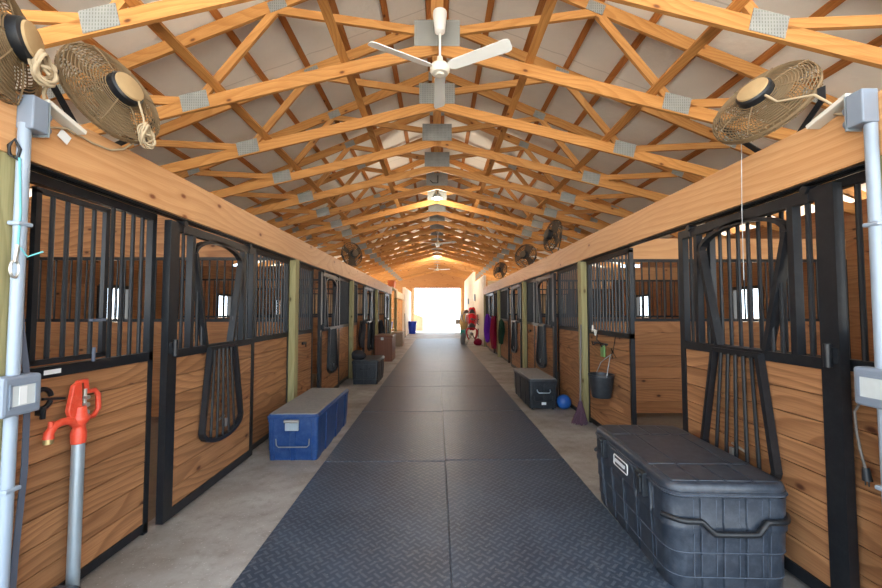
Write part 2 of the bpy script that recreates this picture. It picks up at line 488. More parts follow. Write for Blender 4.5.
# ------------------------------------------------------------------ header beams, posts
for sd, ye, lab in ((-1, 17.0, 'long golden pine header beam carried over the stalls beside the blue trunk'),
                    (1, 17.4, 'long golden pine header beam carried over the stalls beside the hanging bucket')):
    a = X(sd, -.08); b = X(sd, .06)
    o = MB().box(a, b, .2, ye, ZB0, ZB1).build('header_beam', 'beam', bevel=.004, loc=((a+b)/2, .2, ZB0)); o['kind'] = 'thing'
    tag(o, lab, 'beam')
    mb = MB(); x = X(sd, .2)   # inner ledger behind the fronts
    o = MB().box(X(sd, .1), X(sd, .14), .2, ye, ZB0+.05, ZB1).build('ledger_board', 'plank', loc=(X(sd, .1), .2, ZB0+.05))
    tag(o, 'wood ledger board behind the %s header beam, seen over the stall grilles' % SN[sd], 'board')
pl = {(-1, 0): 'greenish treated post at the picture edge carrying the grey conduit beside the hydrant',
      (-1, 1): 'greenish treated square post behind the blue trunk', (-1, 2): 'greenish treated square post behind the black trunk with a bundle on it',
      (-1, 3): 'treated square post by the brown wooden trunk', (-1, 4): 'treated post at the far end of the stall row by the taupe box',
      (1, 0): 'greenish treated post at the picture edge behind the conduit and plug cord', (1, 1): 'yellow-green treated post with a broom leaning on it',
      (1, 2): 'greenish treated post just beyond the small black trunk with a wire handle', (1, 3): 'treated post hung with a dark green bag',
      (1, 4): 'treated post at the far stall end beside the purple blanket'}
for sd, PO in ((-1, LP), (1, RP)):
    for k, y in enumerate(PO):
        a, b = X(sd, -.075), X(sd, .065)
        o = MB().obox(((a+b)/2, y, ZB0/2), (0, 0, ZB0/2), (.07, 0, 0), (0, .07, 0)).build('square_post', 'treated', bevel=.006, loc=((a+b)/2, y, 0))
        o['kind'] = 'thing'; tag(o, pl[sd, k], 'post', 'treated posts between the stalls')

# ------------------------------------------------------------------ trusses
def make_truss(y):
    t = thing('roof_truss', '', 'truss', (0, y, 0), 'pine scissor trusses under the roof')
    W = .038
    zb = lambda x: 4.5-.25*abs(x)
    zt = lambda x: 5.74-.417*abs(x)
    for s in (-1, 1):
        MB().bar((0, y, zb(0)), (s*6.05, y, zb(6.05)), W, .14).build('bottom_chord', 'truss', t)
        MB().bar((0, y, zt(0)), (s*6.35, y, zt(6.35)), W, .14).build('top_chord', 'truss', t)
        MB().bar((s*2.62, y, zb(2.62)+.06), (s*1.79, y, zt(1.79)-.05), W, .09).build('web', 'truss', t)
        MB().bar((s*1.79, y, zt(1.79)-.07), (s*.12, y, zb(0)+.18), W, .09).build('web', 'truss', t)
        MB().bar((s*2.74, y, zb(2.74)+.05), (s*4.2, y, zt(4.2)-.05), W, .09).build('web', 'truss', t)
        yy = y-.022
        sl = V((s, 0, -.25)).normalized(); nn = V((s*.25, 0, 1)).normalized()
        MB().obox((s*2.68, yy, zb(2.68)+.04), sl*.15, nn*.095, (0, .0025, 0)).build('gusset_plate', 'gusset', t)
        sl = V((s, 0, -.417)).normalized(); nn = V((s*.417, 0, 1)).normalized()
        MB().obox((s*1.79, yy, zt(1.79)-.02), sl*.1, nn*.06, (0, .0025, 0)).build('gusset_plate', 'gusset', t)
        MB().obox((s*4.2, yy, zt(4.2)-.02), sl*.1, nn*.06, (0, .0025, 0)).build('gusset_plate', 'gusset', t)
    MB().bar((0, y, zb(0)-.05), (0, y, zt(0)), W, .14).build('king_post', 'truss', t)
    MB().obox((0, y-.022, 4.66), (.255, 0, 0), (0, 0, .15), (0, .0025, 0)).build('gusset_plate', 'gusset', t)
    MB().obox((0, y-.022, 5.66), (.15, 0, 0), (0, 0, .08), (0, .0025, 0)).build('gusset_plate', 'gusset', t)
    return t
NT_ = 22
TY = [3.06+1.22*k for k in range(NT_)]
tr0 = make_truss(TY[0])
tr0['label'] = 'nearest pine scissor roof truss, cut by the top edge of the picture'
for k in range(1, NT_):
    lab = '%s pine scissor roof truss counted from the nearest one' % ORDS[k]
    if k == 1: lab = 'second pine scissor roof truss, the one carrying the nearest white ceiling fan'
    if k == NT_-1: lab = 'last pine scissor roof truss, just before the end wall'
    dup(tr0, (0, TY[k], 0), lab)
for s in (-1, 1):
    for x, nm in ((1.03, 'inner'), (2.4, 'outer')):
        z = 4.5-.25*x+.074+.02
        o = MB().obox((s*x, 14.4, z), (0, 13.0, 0), V((1, 0, -.25*s)).normalized()*.045, V((.25*s, 0, 1)).normalized()*.018).build('lateral_brace', 'truss', loc=(s*x, 1.4, z))
        tag(o, 'long pine brace on the bottom chords, %s one, %s of the ridge' % (nm, SN[s]), 'brace', 'lateral braces along the trusses')
    for k in range(11):
        x = .12+.58*k
        o = MB().obox((s*x, 14.2, roof_z(x)+.026), (0, 16.0, 0), V((1, 0, -.417*s)).normalized()*.04, V((.417*s, 0, 1)).normalized()*.02).build('purlin', 'purlin', loc=(s*x, -1.8, roof_z(x)))
        tag(o, '%s purlin down from the ridge under the roof on the %s slope' % (ORDS[k], SN[s]), 'purlin', 'roof purlins')

# ------------------------------------------------------------------ stall fronts
G_F, G_D = 'fixed stall front panels', 'sliding stall doors'
MID = {-1: 1.2, 1: 1.24}
ZT = 2.2
def planks(mb, x0, x1, y0, y1, z0, z1, w=.14):
    n = max(1, round((z1-z0)/w))
    for i in range(n):
        mb.box(x0, x1, y0, y1, z0+(z1-z0)*i/n+.0025, z0+(z1-z0)*(i+1)/n-.0025)
def bars(mb, x, y0, y1, z0, z1, sp=.09, r=.0125):
    n = max(1, round((y1-y0)/sp))
    for i in range(1, n):
        y = y0+(y1-y0)*i/n
        mb.cyl((x, y, z0), (x, y, z1), r, 8)
def fixed(sd, y0, y1, label, window=False, latch=None):
    mz = MID[sd]
    t = thing('stall_front_panel', label, 'stall front', (X(sd, .02), (y0+y1)/2, 0), G_F)
    xa, xb = X(sd, 0), X(sd, .045); xm = X(sd, .022)
    f = MB()
    for y in (y0+.02, y1-.02): f.box(xa, xb, y-.02, y+.02, 0, ZT+.03)
    f.box(xa, xb, y0, y1, ZT, ZT+.05); f.box(xa, xb, y0, y1, mz, mz+.06); f.box(xa, xb, y0, y1, .02, .075)
    f.build('frame', 'black', t)
    p = MB(); planks(p, X(sd, .008), X(sd, .04), y0+.04, y1-.04, .075, mz); p.build('plank_infill', 'plank', t)
    g = MB()
    if window:
        yw = y0+.5
        bars(g, xm, yw, y1-.03, mz+.06, ZT); g.build('grille', 'black', t)
        w = MB(); x1, x2 = X(sd, -.03), X(sd, -.005); xc = X(sd, -.017); z0, z1 = mz+.09, ZT-.04
        for y in (y0+.07, yw-.015): w.box(x1, x2, y-.014, y+.014, z0, z1)
        for z in (z0, z1): w.box(x1, x2, y0+.056, yw, z-.014, z+.014)
        w = w.build('window_gate', 'black', t)
        b = MB(); bars(b, xc, y0+.07, yw-.015, z0, z1, .085, .0115); b.build('gate_bars', 'black', w)
        l = MB(); l.box(X(sd, -.05), X(sd, -.03), yw-.12, yw-.03, z0+.2, z0+.215); l.cyl((X(sd, -.045), yw-.1, z0-.03), (X(sd, -.045), yw-.1, z0+.05), .009, 8)
        l.build('gate_latch', 'strap', w)
    else:
        bars(g, xm, y0+.03, y1-.03, mz+.06, ZT); g.build('grille', 'black', t)
    if latch is not None:
        l = MB(); x1 = X(sd, -.02)
        l.box(x1, X(sd, .01), latch-.05, latch+.05, mz-.16, mz-.12); l.cyl((x1, latch-.08, mz-.14), (x1, latch+.08, mz-.14), .01, 8); l.cyl((x1, latch+.06, mz-.14), (x1, latch+.06, mz-.2), .008, 6)
        l.build('latch', 'black', t)
    return t
def door(sd, y0, y1, label, cloth=False, grate=True, fat=.1, solid=False):
    mz = MID[sd]; D = -.075; dp = .05
    xa, xb = X(sd, D), X(sd, D+dp); xm = X(sd, D+dp/2); yc = (y0+y1)/2
    nr = V((1, 0, 0))
    t = thing('sliding_stall_door', label, 'stall door', (xm, yc, 0), G_D)
    f = MB()
    f.box(xa, xb, y0, y0+fat, .03, ZT+.02); f.box(xa, xb, y1-.06, y1, .03, ZT+.02)
    f.box(xa, xb, y0+fat, y1-.06, ZT-.045, ZT+.02); f.box(xa, xb, y0+fat, y1-.06, mz, mz+.06); f.box(xa, xb, y0+fat, y1-.06, .03, .1)
    ym = (y0+fat+y1-.06)/2
    for q in (-1, 1): f.box(xa, xb, ym+q*.42-.02, ym+q*.42+.02, mz+.06, ZT-.045)
    f.build('frame', 'black', t)
    p = MB(); planks(p, X(sd, D+.008), X(sd, D+.042), y0+fat, y1-.06, .1, mz); p.build('plank_infill', 'plank', t)
    ym = (y0+fat+y1-.06)/2; wt, wb, zt, zb = .38, .21, 2.02, mz+.06
    yk = MB(); ap = ZT-.06
    for s in (-1, 1):
        yk.strip([(xm, ym+s*wb, zb), (xm, ym+s*wt, zt)], .06, .03, nr)
    arc = []
    for i in range(13):
        a = PI*i/12
        arc.append((xm, ym-math.cos(a)*wt, zt+math.sin(a)*(ap-zt+.02)))
    yk.strip(arc, .05, .026, nr)
    yk.build('yoke_frame', 'black', t)
    g = MB()
    for ya, yb in ((y0+fat, ym-.44), (ym+.44, y1-.06)):
        bars(g, xm, ya, yb, zb, ZT-.045, .075)
    for s in (-1, 1):
        yq = ym+s*(wt-.06); g.cyl((xm, yq+.0*s, zb), (xm, yq+.0*s, 1.72), .0125, 8)
        yq = ym+s*(wt-.13); g.cyl((xm, yq, zb), (xm, yq, 1.5), .0125, 8)
    g.build('grille', 'black', t)
    rl = MB()
    for y in (y0+.15, y1-.15):
        rl.cyl((X(sd, -.09), y, ZT+.022), (X(sd, -.02), y, ZT+.022), .024, 12); rl.box(X(sd, -.08), X(sd, -.073), y-.015, y+.015, ZT-.05, ZT+.04)
    rl.build('roller', 'black', t, smooth=40)
    st = MB(); st.cyl((X(sd, -.11), y0+.03, mz+.02), (X(sd, -.11), y0+.03, mz+.14), .018, 10); st.box(X(sd, -.1), X(sd, -.075), y0+.01, y0+.05, mz+.04, mz+.12)
    st.build('door_latch', 'black', t, smooth=40)
    if grate:
        gx = lambda z: X(sd, -.1-.02*(mz-z))
        wt2, wb2, z1, z2, z3 = .2, .315, mz+.03, mz-.65, mz-.77
        pts = [(gx(z1), ym-wt2, z1), (gx(z2), ym-wb2, z2)]
        for i in range(1, 12):
            a = PI*i/12; z = z2-math.sin(a)*(z2-z3); pts.append((gx(z), ym-math.cos(a)*wb2, z))
        pts += [(gx(z2), ym+wb2, z2), (gx(z1), ym+wt2, z1)]
        q = MB(); q.strip(pts, .045, .03, nr); q.strip([(gx(z1), ym-wt2-.02, z1), (gx(z1), ym+wt2+.02, z1)], .03, .03, nr)
        q = q.build('drop_down_yoke_gate', 'black', t)
        b = MB()
        for i in range(1, 6):
            f_ = i/6; yt = ym-wt2+2*wt2*f_; c_ = 2*f_-1; yb = ym+c_*wb2*.92; zb2 = z2-math.sqrt(max(0, 1-(c_*.92)**2))*(z2-z3)
            b.cyl((gx(z1), yt, z1), (gx(zb2), yb, zb2), .0115, 8)
        b.build('gate_bars', 'black', q)
        hk = MB(); zz = mz-.62; hk.cyl((gx(zz)-.02*sd*-1, ym-.06, zz), (gx(zz)-.02*sd*-1, ym+.06, zz+.02), .009, 8); hk.box(gx(zz)-.012, gx(zz)+.012, ym+.02, ym+.05, zz-.07, zz)
        hk.build('catch', 'steel', q)
    return t

fixed(-1, 1.9, 2.84, 'black barred stall front with inner window gate, behind the red hydrant', window=True)
fixed(-1, 4.26, 5.4, 'black barred stall front with plank base beside the blue trunk and green post')
fixed(-1, 5.6, 6.45, 'narrow barred stall front just past the blue trunk, with a black latch', latch=6.0)
fixed(-1, 7.85, 9.1, 'barred stall front running up to the post by the black trunk with a bundle')
fixed(-1, 9.3, 10.05, 'barred stall front behind the black trunk, beside a dark bag')
fixed(-1, 11.95, 12.9, 'barred stall front behind the brown wooden trunk')
fixed(-1, 15.9, 16.7, 'last barred stall front before the open storage alcove')
fixed(-1, 13.1, 13.75, 'short barred stall front just past the brown wooden trunk')
fixed(1, 1.84, 3.06, 'barred stall front behind the slid-open door, with the plug cord hanging on it')
fixed(1, 4.3, 5.54, 'barred stall front with a black bucket hanging on its planks')
fixed(1, 5.72, 6.9, 'barred stall front with plank base behind the blue ball')
fixed(1, 8.3, 9.3, 'barred stall front with latch, just before the post past the small black trunk', latch=8.95)
fixed(1, 9.5, 10.3, 'barred stall front behind the open door past the small black trunk')
fixed(1, 11.75, 13.2, 'barred stall front between the open doorway and the post with a dark green bag')
fixed(1, 13.4, 14.3, 'barred stall front just past the dark green bag')
fixed(1, 15.6, 17.1, 'last barred stall front, behind the purple and maroon blankets')
door(-1, 2.88, 4.24, 'black yoke-topped stall door with its drop gate hanging, between the hydrant and blue trunk')
door(-1, 6.62, 7.92, 'black yoke stall door with rounded drop gate, just beyond the blue trunk')
door(-1, 10.6, 11.95, 'black yoke stall door between the bundle-topped trunk and brown trunk')
door(-1, 14.85, 16.05, 'farthest sliding stall door before the storage alcove')
door(1, 1.99, 3.3, 'large slid-open black stall door with drop gate, behind the biggest black trunk', fat=.1)
door(1, 6.88, 8.32, 'black yoke stall door with drop gate, behind the small black trunk with wire handle')
door(1, 9.62, 10.9, 'slid-open yoke stall door with pale planks, past the small black trunk')
door(1, 14.25, 15.6, 'yoke stall door beside the maroon blanket')
for sd, PO in ((-1, LP), (1, RP)):
    for k in range(4):
        a, b = PO[k]+.075, PO[k+1]-.075
        t = MB(); t.box(X(sd, -.035), X(sd, .0), a, b, ZT+.052, ZB0-.004)
        t.box(X(sd, -.075), X(sd, -.035), a, b, ZT+.056, ZT+.062)
        o = t.build('door_track', 'black', loc=(X(sd, -.03), (a+b)/2, ZT+.05))
        tag(o, 'black sliding door track under the %s beam, %s one from the camera' % (SN[sd], ORDS[k]), 'door track', 'sliding door tracks')

# partitions between stalls
for sd, PO in ((-1, LP), (1, RP)):
    for k, y in enumerate(PO):
        t = thing('stall_partition', 'plank and bar partition between stalls, %s one from the camera on the %s side' % (ORDS[k], SN[sd]), 'partition', (X(sd, 2), y, 0), 'partitions between stalls')
        a, b = sorted((X(sd, .09), sd*5.95))
        p = MB(); n = 8
        for i in range(n): p.box(a, b, y-.02, y+.02, .1+1.3*i/n+.002, .1+1.3*(i+1)/n-.002)
        p.build('plank_infill', 'wallwood', t)
        f = MB(); f.box(a, b, y-.025, y+.025, 1.4, 1.44); f.box(a, b, y-.025, y+.025, 2.26, 2.3)
        for q in range(2):
            xx = a+(b-a)*q; f.box(max(a, xx-.02), min(b, xx+.02), y-.024, y+.024, 0.1, 2.28)
        f.build('frame', 'black', t)
        g = MB(); n = int((b-a)/.105)
        for i in range(1, n): g.cyl((a+(b-a)*i/n, y, 1.44), (a+(b-a)*i/n, y, 2.26), .0115, 8)
        g.build('grille', 'black', t)
        (MB().box(a, b, y-.02, y+.02, 2.3, 2.6) if sd > 0 or k != 1 else MB().prism([(a, 2.3), (b, 2.3), (b, 2.56), (-3.1, 2.98), (-4.2, 3.12), (a, 3.12)], (0, y-.02, 0), (1, 0, 0), (0, 0, 1), (0, .04, 0))).build('header_board', 'beam' if sd > 0 else 'plank', t)

# ------------------------------------------------------------------ floor mats
m0 = None
YS = [.1]+[2.09+1.99*k for k in range(12)]
me0 = None
for c, (xa, xb, nm) in enumerate(((-1.15, .083, 'left'), (.087, 1.318, 'right'))):
    for k in range(11):
        cx, cy = (xa+xb)/2, (YS[k]+YS[k+1])/2+(.03 if c else 0)
        if m0 is None:
            m = MB(); m.box(xa, xb, cy-.988, cy+.988, 0.001, .016)
            m0 = m.build('rubber_floor_mat', 'mat', loc=(cx, cy, 0), bevel=.005); o = m0
        else:
            o = m0.copy(); COL.objects.link(o); o.location = (cx, cy, 0)
        o.rotation_euler = (0, 0, PI if (k+c) % 2 else 0)
        lab = 'dark rubber diamond-tread floor mat, %s in the %s-hand column from the camera' % (ORDS[k], nm)
        tag(o, lab, 'floor mat', 'rubber aisle mats')

# ------------------------------------------------------------------ trunks
def big_trunk():
    L = 1.16; Wd = .69; hh = .6
    t = thing('storage_chest', 'largest black ribbed plastic storage trunk in front of the slid-open door', 'trunk', (1.635, 2.17+L/2, 0), 'storage trunks along the aisle', rz=math.radians(-2.2))
    ox, oy = 1.635, 2.17+L/2
    hx, hy = Wd/2, L/2
    ch = channels((4, 5), .03, .009)
    def ring(z, sx, sy, r=.09, nt=True): return rrect(hx*sx, hy*sy, r, z, ox, oy, 6, ch if nt else None)
    b = MB()
    levels = [(.0, .90), (.02, .925), (.09, .935), (.095, .945), (.22, .95), (.225, .965), (.33, .97), (.345, .99), (.37, .99), (.385, .975), (.525, .985)]
    b.loft([ring(z, s, 1-(1-s)*.6) for z, s in levels])
    b.build('body', 'trunk', t, smooth=35)
    l = MB()
    l.loft([ring(z, s, s2, .1, nt) for z, s, s2, nt in ((.527, .985, .99, False), (.53, 1.0, 1.0, False), (.552, 1.0, 1.0, False), (.555, .985, .99, False), (.575, .985, .99, False), (.592, .965, .977, False), (.598, .94, .96, False))])
    lid = l.build('lid', 'trunk', t, smooth=35)
    p = MB(); z = .603
    # raised panels on the lid: a long middle field and short end fields split by grooves
    for i in range(4):
        for s in (-1, 1):
            w = Wd*.88/4; x = ox-Wd*.44+w*(i+.5); yy = oy+s*(hy*.94-.13)
            p.box(x-w/2+.008, x+w/2-.008, yy-.115, yy+.115, .596, z)
    for i, (xa, xb) in enumerate(((-.44, -.2), (-.18, .28), (.3, .44))):
        p.box(ox+Wd*xa, ox+Wd*xb, oy-hy*.94+.26, oy+hy*.94-.26, .596, z)
    p.build('lid_panels', 'trunk', lid, bevel=.004)
    # handles: wavy dip on each end
    for s in (-1, 1):
        h = MB(); y = oy+s*(hy+.012); pts = []
        for i in range(25):
            f = i/24; x = ox-hx*1.0+2*hx*f*1.0
            dip = max(0, min(1, (min(f, 1-f)-.24)/.1)); dip = dip*dip*(3-2*dip)
            edge = max(0, .12-min(f, 1-f))/.12
            pts.append((x, y-s*.085*edge**1.5+s*.014*dip, .408-.06*dip))
        h.tube(pts, .016, 8)
        h.build('carry_handle', 'black', t, smooth=60)
    x = ox-hx*.985
    for yy in (oy-.3, oy+.32):
        q = MB(); q.box(x-.03, x+.01, yy-.04, yy+.04, .42, .56); q.box(x-.042, x-.028, yy-.025, yy+.025, .44, .53); q.cyl((x-.04, yy-.03, .545), (x-.04, yy+.03, .545), .01, 8)
        q.build('latch', 'blackplastic', t, bevel=.004)
    q = MB(); q.prism([(-.2, .40), (.2, .40), (.2, .5), (.17, .54), (-.17, .54), (-.2, .5)], (x-.004, oy+.01, 0), (0, 1, 0), (0, 0, 1), (-.012, 0, 0))
    pl = q.build('front_plaque', 'trunk', t, bevel=.004)
    q = MB(); xx = x-.019
    q.tube([(xx, oy+a, z_) for a, z_ in ((-.1, .45), (.1, .45), (.108, .458), (.108, .512), (.1, .52), (-.1, .52), (-.108, .512), (-.108, .458))], .0035, 6, closed=True)
    q.build('badge_border', 'white', pl)
    q = MB(); q.box(xx-.003, xx+.002, oy+.01-.075, oy+.01+.075, .474, .496)
    q.build('badge_wordmark', 'white', pl)
    # worn pale lines along the moulded ribs
    q = MB(); hxx, hyy = hx*.975, hy*.985
    for s in (-1,):
        for i in range(4):
            c = -hxx+.09+(2*hxx-.18)*(i+.5)/4
            for e in (-.021, .021):
                for za, zb in ((.1, .215), (.235, .33), (.39, .515)):
                    k = 1 if za > .35 else (.985 if za > .2 else .97)
                    q.bar((ox+c+e, oy+s*(hy*(.975 if za > .2 else .968)+.003), za), (ox+c+e, oy+s*(hy*(.982 if za > .2 else .97)+.005), zb), .004, .004)
        q.build('worn_seam', 'dusty', t); q = MB()
        for i in range(5):
            c = -hyy+.09+(2*hyy-.18)*(i+.5)/5
            for e in (-.021, .021):
                q.bar((ox+s*(hx*.945), oy+c+e, .1), (ox+s*(hx*.992), oy+c+e, .515), .004, .004)
    q.build('worn_seam', 'dusty', t)
    q = MB()
    for z_, a_, b_ in ((.54, 1.003, 1.002), (.228, .968, .981), (.094, .947, .97)):
        q.tube(rrect(hx*a_, hy*b_, .095, z_, ox, oy, 6), .0028, 5, True)
    for i in range(3):
        for s in (-1, 1):
            x_ = ox-Wd*.44+Wd*.22*(i+1); yy = oy+s*(hy*.94-.13); q.bar((x_, yy-.115, .602), (x_, yy+.115, .602), .004, .003)
    q.build('worn_moulding_seam', 'dusty', t)
big_trunk()

def trunk(name, label, x0, x1, y0, y1, h, body, lid, taper=.96, lidh=.05, handle=None, rz=0, latch=True, feet=0.0):
    cx, cy = (x0+x1)/2, (y0+y1)/2; hx, hy = (x1-x0)/2, (y1-y0)/2
    t = thing(name, label, 'trunk', (cx, cy, 0), 'storage trunks along the aisle', rz)
    ch = channels((2, 3), .16, .008)
    b = MB(); tl = h-lidh
    b.loft([rrect(hx*a, hy*a2, .03, z, cx, cy, 4, ch) for z, a, a2 in ((feet, taper-.03, taper-.01), (feet+.1, taper-.02, taper), (feet+.105, taper, .975), (tl-.03, .985, .985), (tl-.028, 1.0, 1.0), (tl, 1.0, 1.0))])
    b.build('body', body, t, smooth=35)
    l = MB(); l.loft([rrect(hx*a, hy*a2, .035, z, cx, cy, 4) for z, a, a2 in ((tl+.001, 1.02, 1.01), (tl+lidh*.6, 1.03, 1.015), (tl+lidh*.62, 1.0, 1.0), (h, .97, .985))])
    lo = l.build('lid', body, t, smooth=35)
    tp = MB(); tp.loft([rrect(hx*a, hy*a2, .03, z, cx, cy, 4) for z, a, a2 in ((h-.003, .95, .975), (h+.006, .94, .97))]); tp.build('lid_top', lid, lo)
    if latch:
        q = MB(); q.box(cx-.07, cx+.07, y0-.022, y0-.002, tl-.11, tl-.02); q.build('latch_plate', 'galv', t, bevel=.004)
        q = MB(); q.cyl((cx-.075, y0-.03, tl-.01), (cx+.075, y0-.03, tl-.01), .017, 10); q.build('latch_roller', 'steel', t, smooth=40)
    if handle:
        q = MB(); q.tube([(cx-.1, y0-.004, tl-.1), (cx-.1, y0-.035, tl-.12), (cx-.08, y0-.045, tl-.14), (cx+.08, y0-.045, tl-.14), (cx+.1, y0-.035, tl-.12), (cx+.1, y0-.004, tl-.1)], .009, 8)
        q.build('handle', handle, t, smooth=60)
    # moulded outline on the near end
    q = MB(); yy = y0+hy*.018
    q.tube([(cx-hx*.66, yy, tl-.2), (cx-hx*.64, yy, .16), (cx-hx*.56, yy, .14), (cx+hx*.56, yy, .14), (cx+hx*.64, yy, .16), (cx+hx*.66, yy, tl-.2)], .006, 6)
    q.build('moulded_line', 'graytop' if body == 'blue' else body, t, smooth=60)
    return t
trunk('storage_chest', 'blue plastic storage trunk with grey dusty lid and silver latch', -1.76, -1.235, 4.13, 5.55, .475, 'blue', 'graytop', .97)
trunk('storage_chest', 'black plastic trunk with a dark rounded bundle on its lid', -1.8, -1.24, 8.35, 9.35, .5, 'blackplastic', 'trunk', .95, handle='blackplastic', latch=False)
rt = trunk('storage_chest', 'small black trunk with a wire handle, beside the blue ball', 1.44, 1.885, 6.16, 7.4, .48, 'blackplastic', 'graytop', .97, lidh=.06, handle='galv', latch=False, feet=.03)
q = MB()
for x in (1.5, 1.83):
    for y in (6.24, 7.3): q.cyl((x-.015, y, .02), (x+.015, y, .02), .02, 10)
q.build('caster', 'black', rt, smooth=40)
q = MB(); q.box(1.63, 1.7, 6.148, 6.156, .09, .13); q.build('sticker', 'white', rt)

t = thing('wooden_chest', 'brown wooden box trunk standing past the bundle-topped black trunk', 'trunk', (-1.64, 12.6, 0), 'storage trunks along the aisle')
MB().box(-1.91, -1.38, 12.1, 13.1, 0, .72).build('body', 'brownbox', t, bevel=.008)
MB().box(-1.93, -1.36, 12.08, 13.12, .725, .8).build('lid', 'brownbox', t, bevel=.01)
MB().box(-1.72, -1.64, 12.07, 12.098, .66, .74).build('hasp', 'steel', t)
t = thing('plastic_chest', 'taupe box at the mouth of the open storage alcove', 'chest', (-1.72, 17.6, 0), 'storage trunks along the aisle')
MB().box(-1.95, -1.5, 17.2, 18.1, 0, .56).build('body', 'tanbox', t, bevel=.012)
MB().box(-1.97, -1.48, 17.18, 18.12, .562, .62).build('lid', 'tanbox', t, bevel=.015)

# dark bundle
def blob(name, label, cat, c, r, mat, group=None, squash=(1, 1, 1), amp=.15, seed=1, base=None):
    rnd = random.Random(seed); ph = [rnd.random()*6 for _ in range(6)]
    prof = []; mb = MB(); rings = []; n, m = 20, 10
    for i in range(m+1):
        th = PI*(.02+.96*i/m); ring = []
        for k in range(n):
            a = 2*PI*k/n
            rr = r*(1+amp*(math.sin(2*a+ph[0]+2*th)+math.sin(3*th+a+ph[1])+.6*math.sin(5*a+ph[2]+3*th))/2)
            z = c[2]-math.cos(th)*rr*squash[2]
            if base is not None: z = max(z, base)
            ring.append((c[0]+math.sin(th)*math.cos(a)*rr*squash[0], c[1]+math.sin(th)*math.sin(a)*rr*squash[1], z))
        rings.append(ring)
    mb.loft(rings)
    o = mb.build(name, mat, loc=(c[0], c[1], base if base is not None else c[2]-r), smooth=60)
    return tag(o, label, cat, group)
blob('cloth_bundle', 'dark rounded bundle lying on the black trunk lid', 'bundle', (-1.7, 8.56, .585), .15, 'darkcloth', None, (1.1, 1.1, .75), .1, 3, .507)

# black ribbed lid at lower left corner
t = thing('plastic_tote', 'black ribbed plastic tote in the lower corner, beside the hydrant pipe', 'tote', (-1.905, 2.0, 0))
MB().loft([rrect(.075*a, .11*a2, .03, z, -1.905, 2.0, 4, channels((2, 3), .02, .005)) for z, a, a2 in ((0, .9, .93), (.1, 1, 1))]).build('body', 'trunk', t, smooth=35)
l = MB(); l.loft([rrect(.08*a, .115*a2, .035, z, -1.905, 2.0, 4) for z, a, a2 in ((.102, 1, 1), (.125, 1, 1), (.135, .9, .93))])
for i in range(3): l.box(-1.965+.045*i, -1.935+.045*i, 1.92, 2.08, .13, .142)
l.build('lid', 'trunk', t, smooth=35)

# ------------------------------------------------------------------ hydrant
hx_, hy_ = -1.955, 2.19
t = thing('yard_hydrant', 'red-headed yard hydrant on a galvanized pipe by the near stall front', 'hydrant', (hx_, hy_, 0))
MB().cyl((hx_, hy_, 0), (hx_, hy_, .86), .029, 16).build('pipe', 'galv', t, smooth=40)
h = MB()
h.lathe([(.034, .0), (.036, .06), (.03, .08), (.03, .1), (.045, .12), (.047, .14), (.035, .16), (.03, .2)], (hx_, hy_, .83), 14)
# head casting: tall fin leaning toward the camera side, with open lever slot
h.prism([(-.05, .95), (.035, .95), (.03, 1.0), (.005, 1.03), (.0, 1.15), (-.02, 1.165), (-.05, 1.15), (-.075, 1.02)], (hx_-.012, hy_, 0), (0, 1, 0), (0, 0, 1), (.024, 0, 0))
h.build('valve_head', 'red', t, smooth=40, bevel=.004)
h = MB(); h.tube([(hx_, hy_-.0, .93), (hx_, hy_-.05, .965), (hx_, hy_-.1, .972), (hx_, hy_-.14, .962), (hx_, hy_-.165, .935), (hx_, hy_-.168, .905)], [.03, .022, .019, .019, .021, .024], 12)
h.lathe([(.012, 0), (.012, .03)], (hx_, hy_-.158, .96), 8)
sp = h.build('spout', 'red', t, smooth=50)
MB().cyl((hx_, hy_-.168, .882), (hx_, hy_-.168, .906), .022, 12).build('spout_thread', 'brass', sp, smooth=40)
h = MB(); h.tube([(hx_, hy_-.02, 1.16), (hx_, hy_+.03, 1.165), (hx_, hy_+.04, 1.1), (hx_, hy_+.09, 1.1), (hx_, hy_+.115, 1.07), (hx_, hy_+.12, .99), (hx_, hy_+.09, .955), (hx_, hy_+.03, .955)], .014, 8)
h.build('lever_handle', 'red', t, smooth=60)
h = MB(); h.cyl((hx_+.01, hy_+.02, .97), (hx_+.01, hy_+.02, 1.12), .008, 8)
for z in (.99, 1.03, 1.07): h.cyl((hx_, hy_+.02, z), (hx_+.03, hy_+.02, z+.005), .012, 8)
h.build('linkage', 'steel', t, smooth=40)

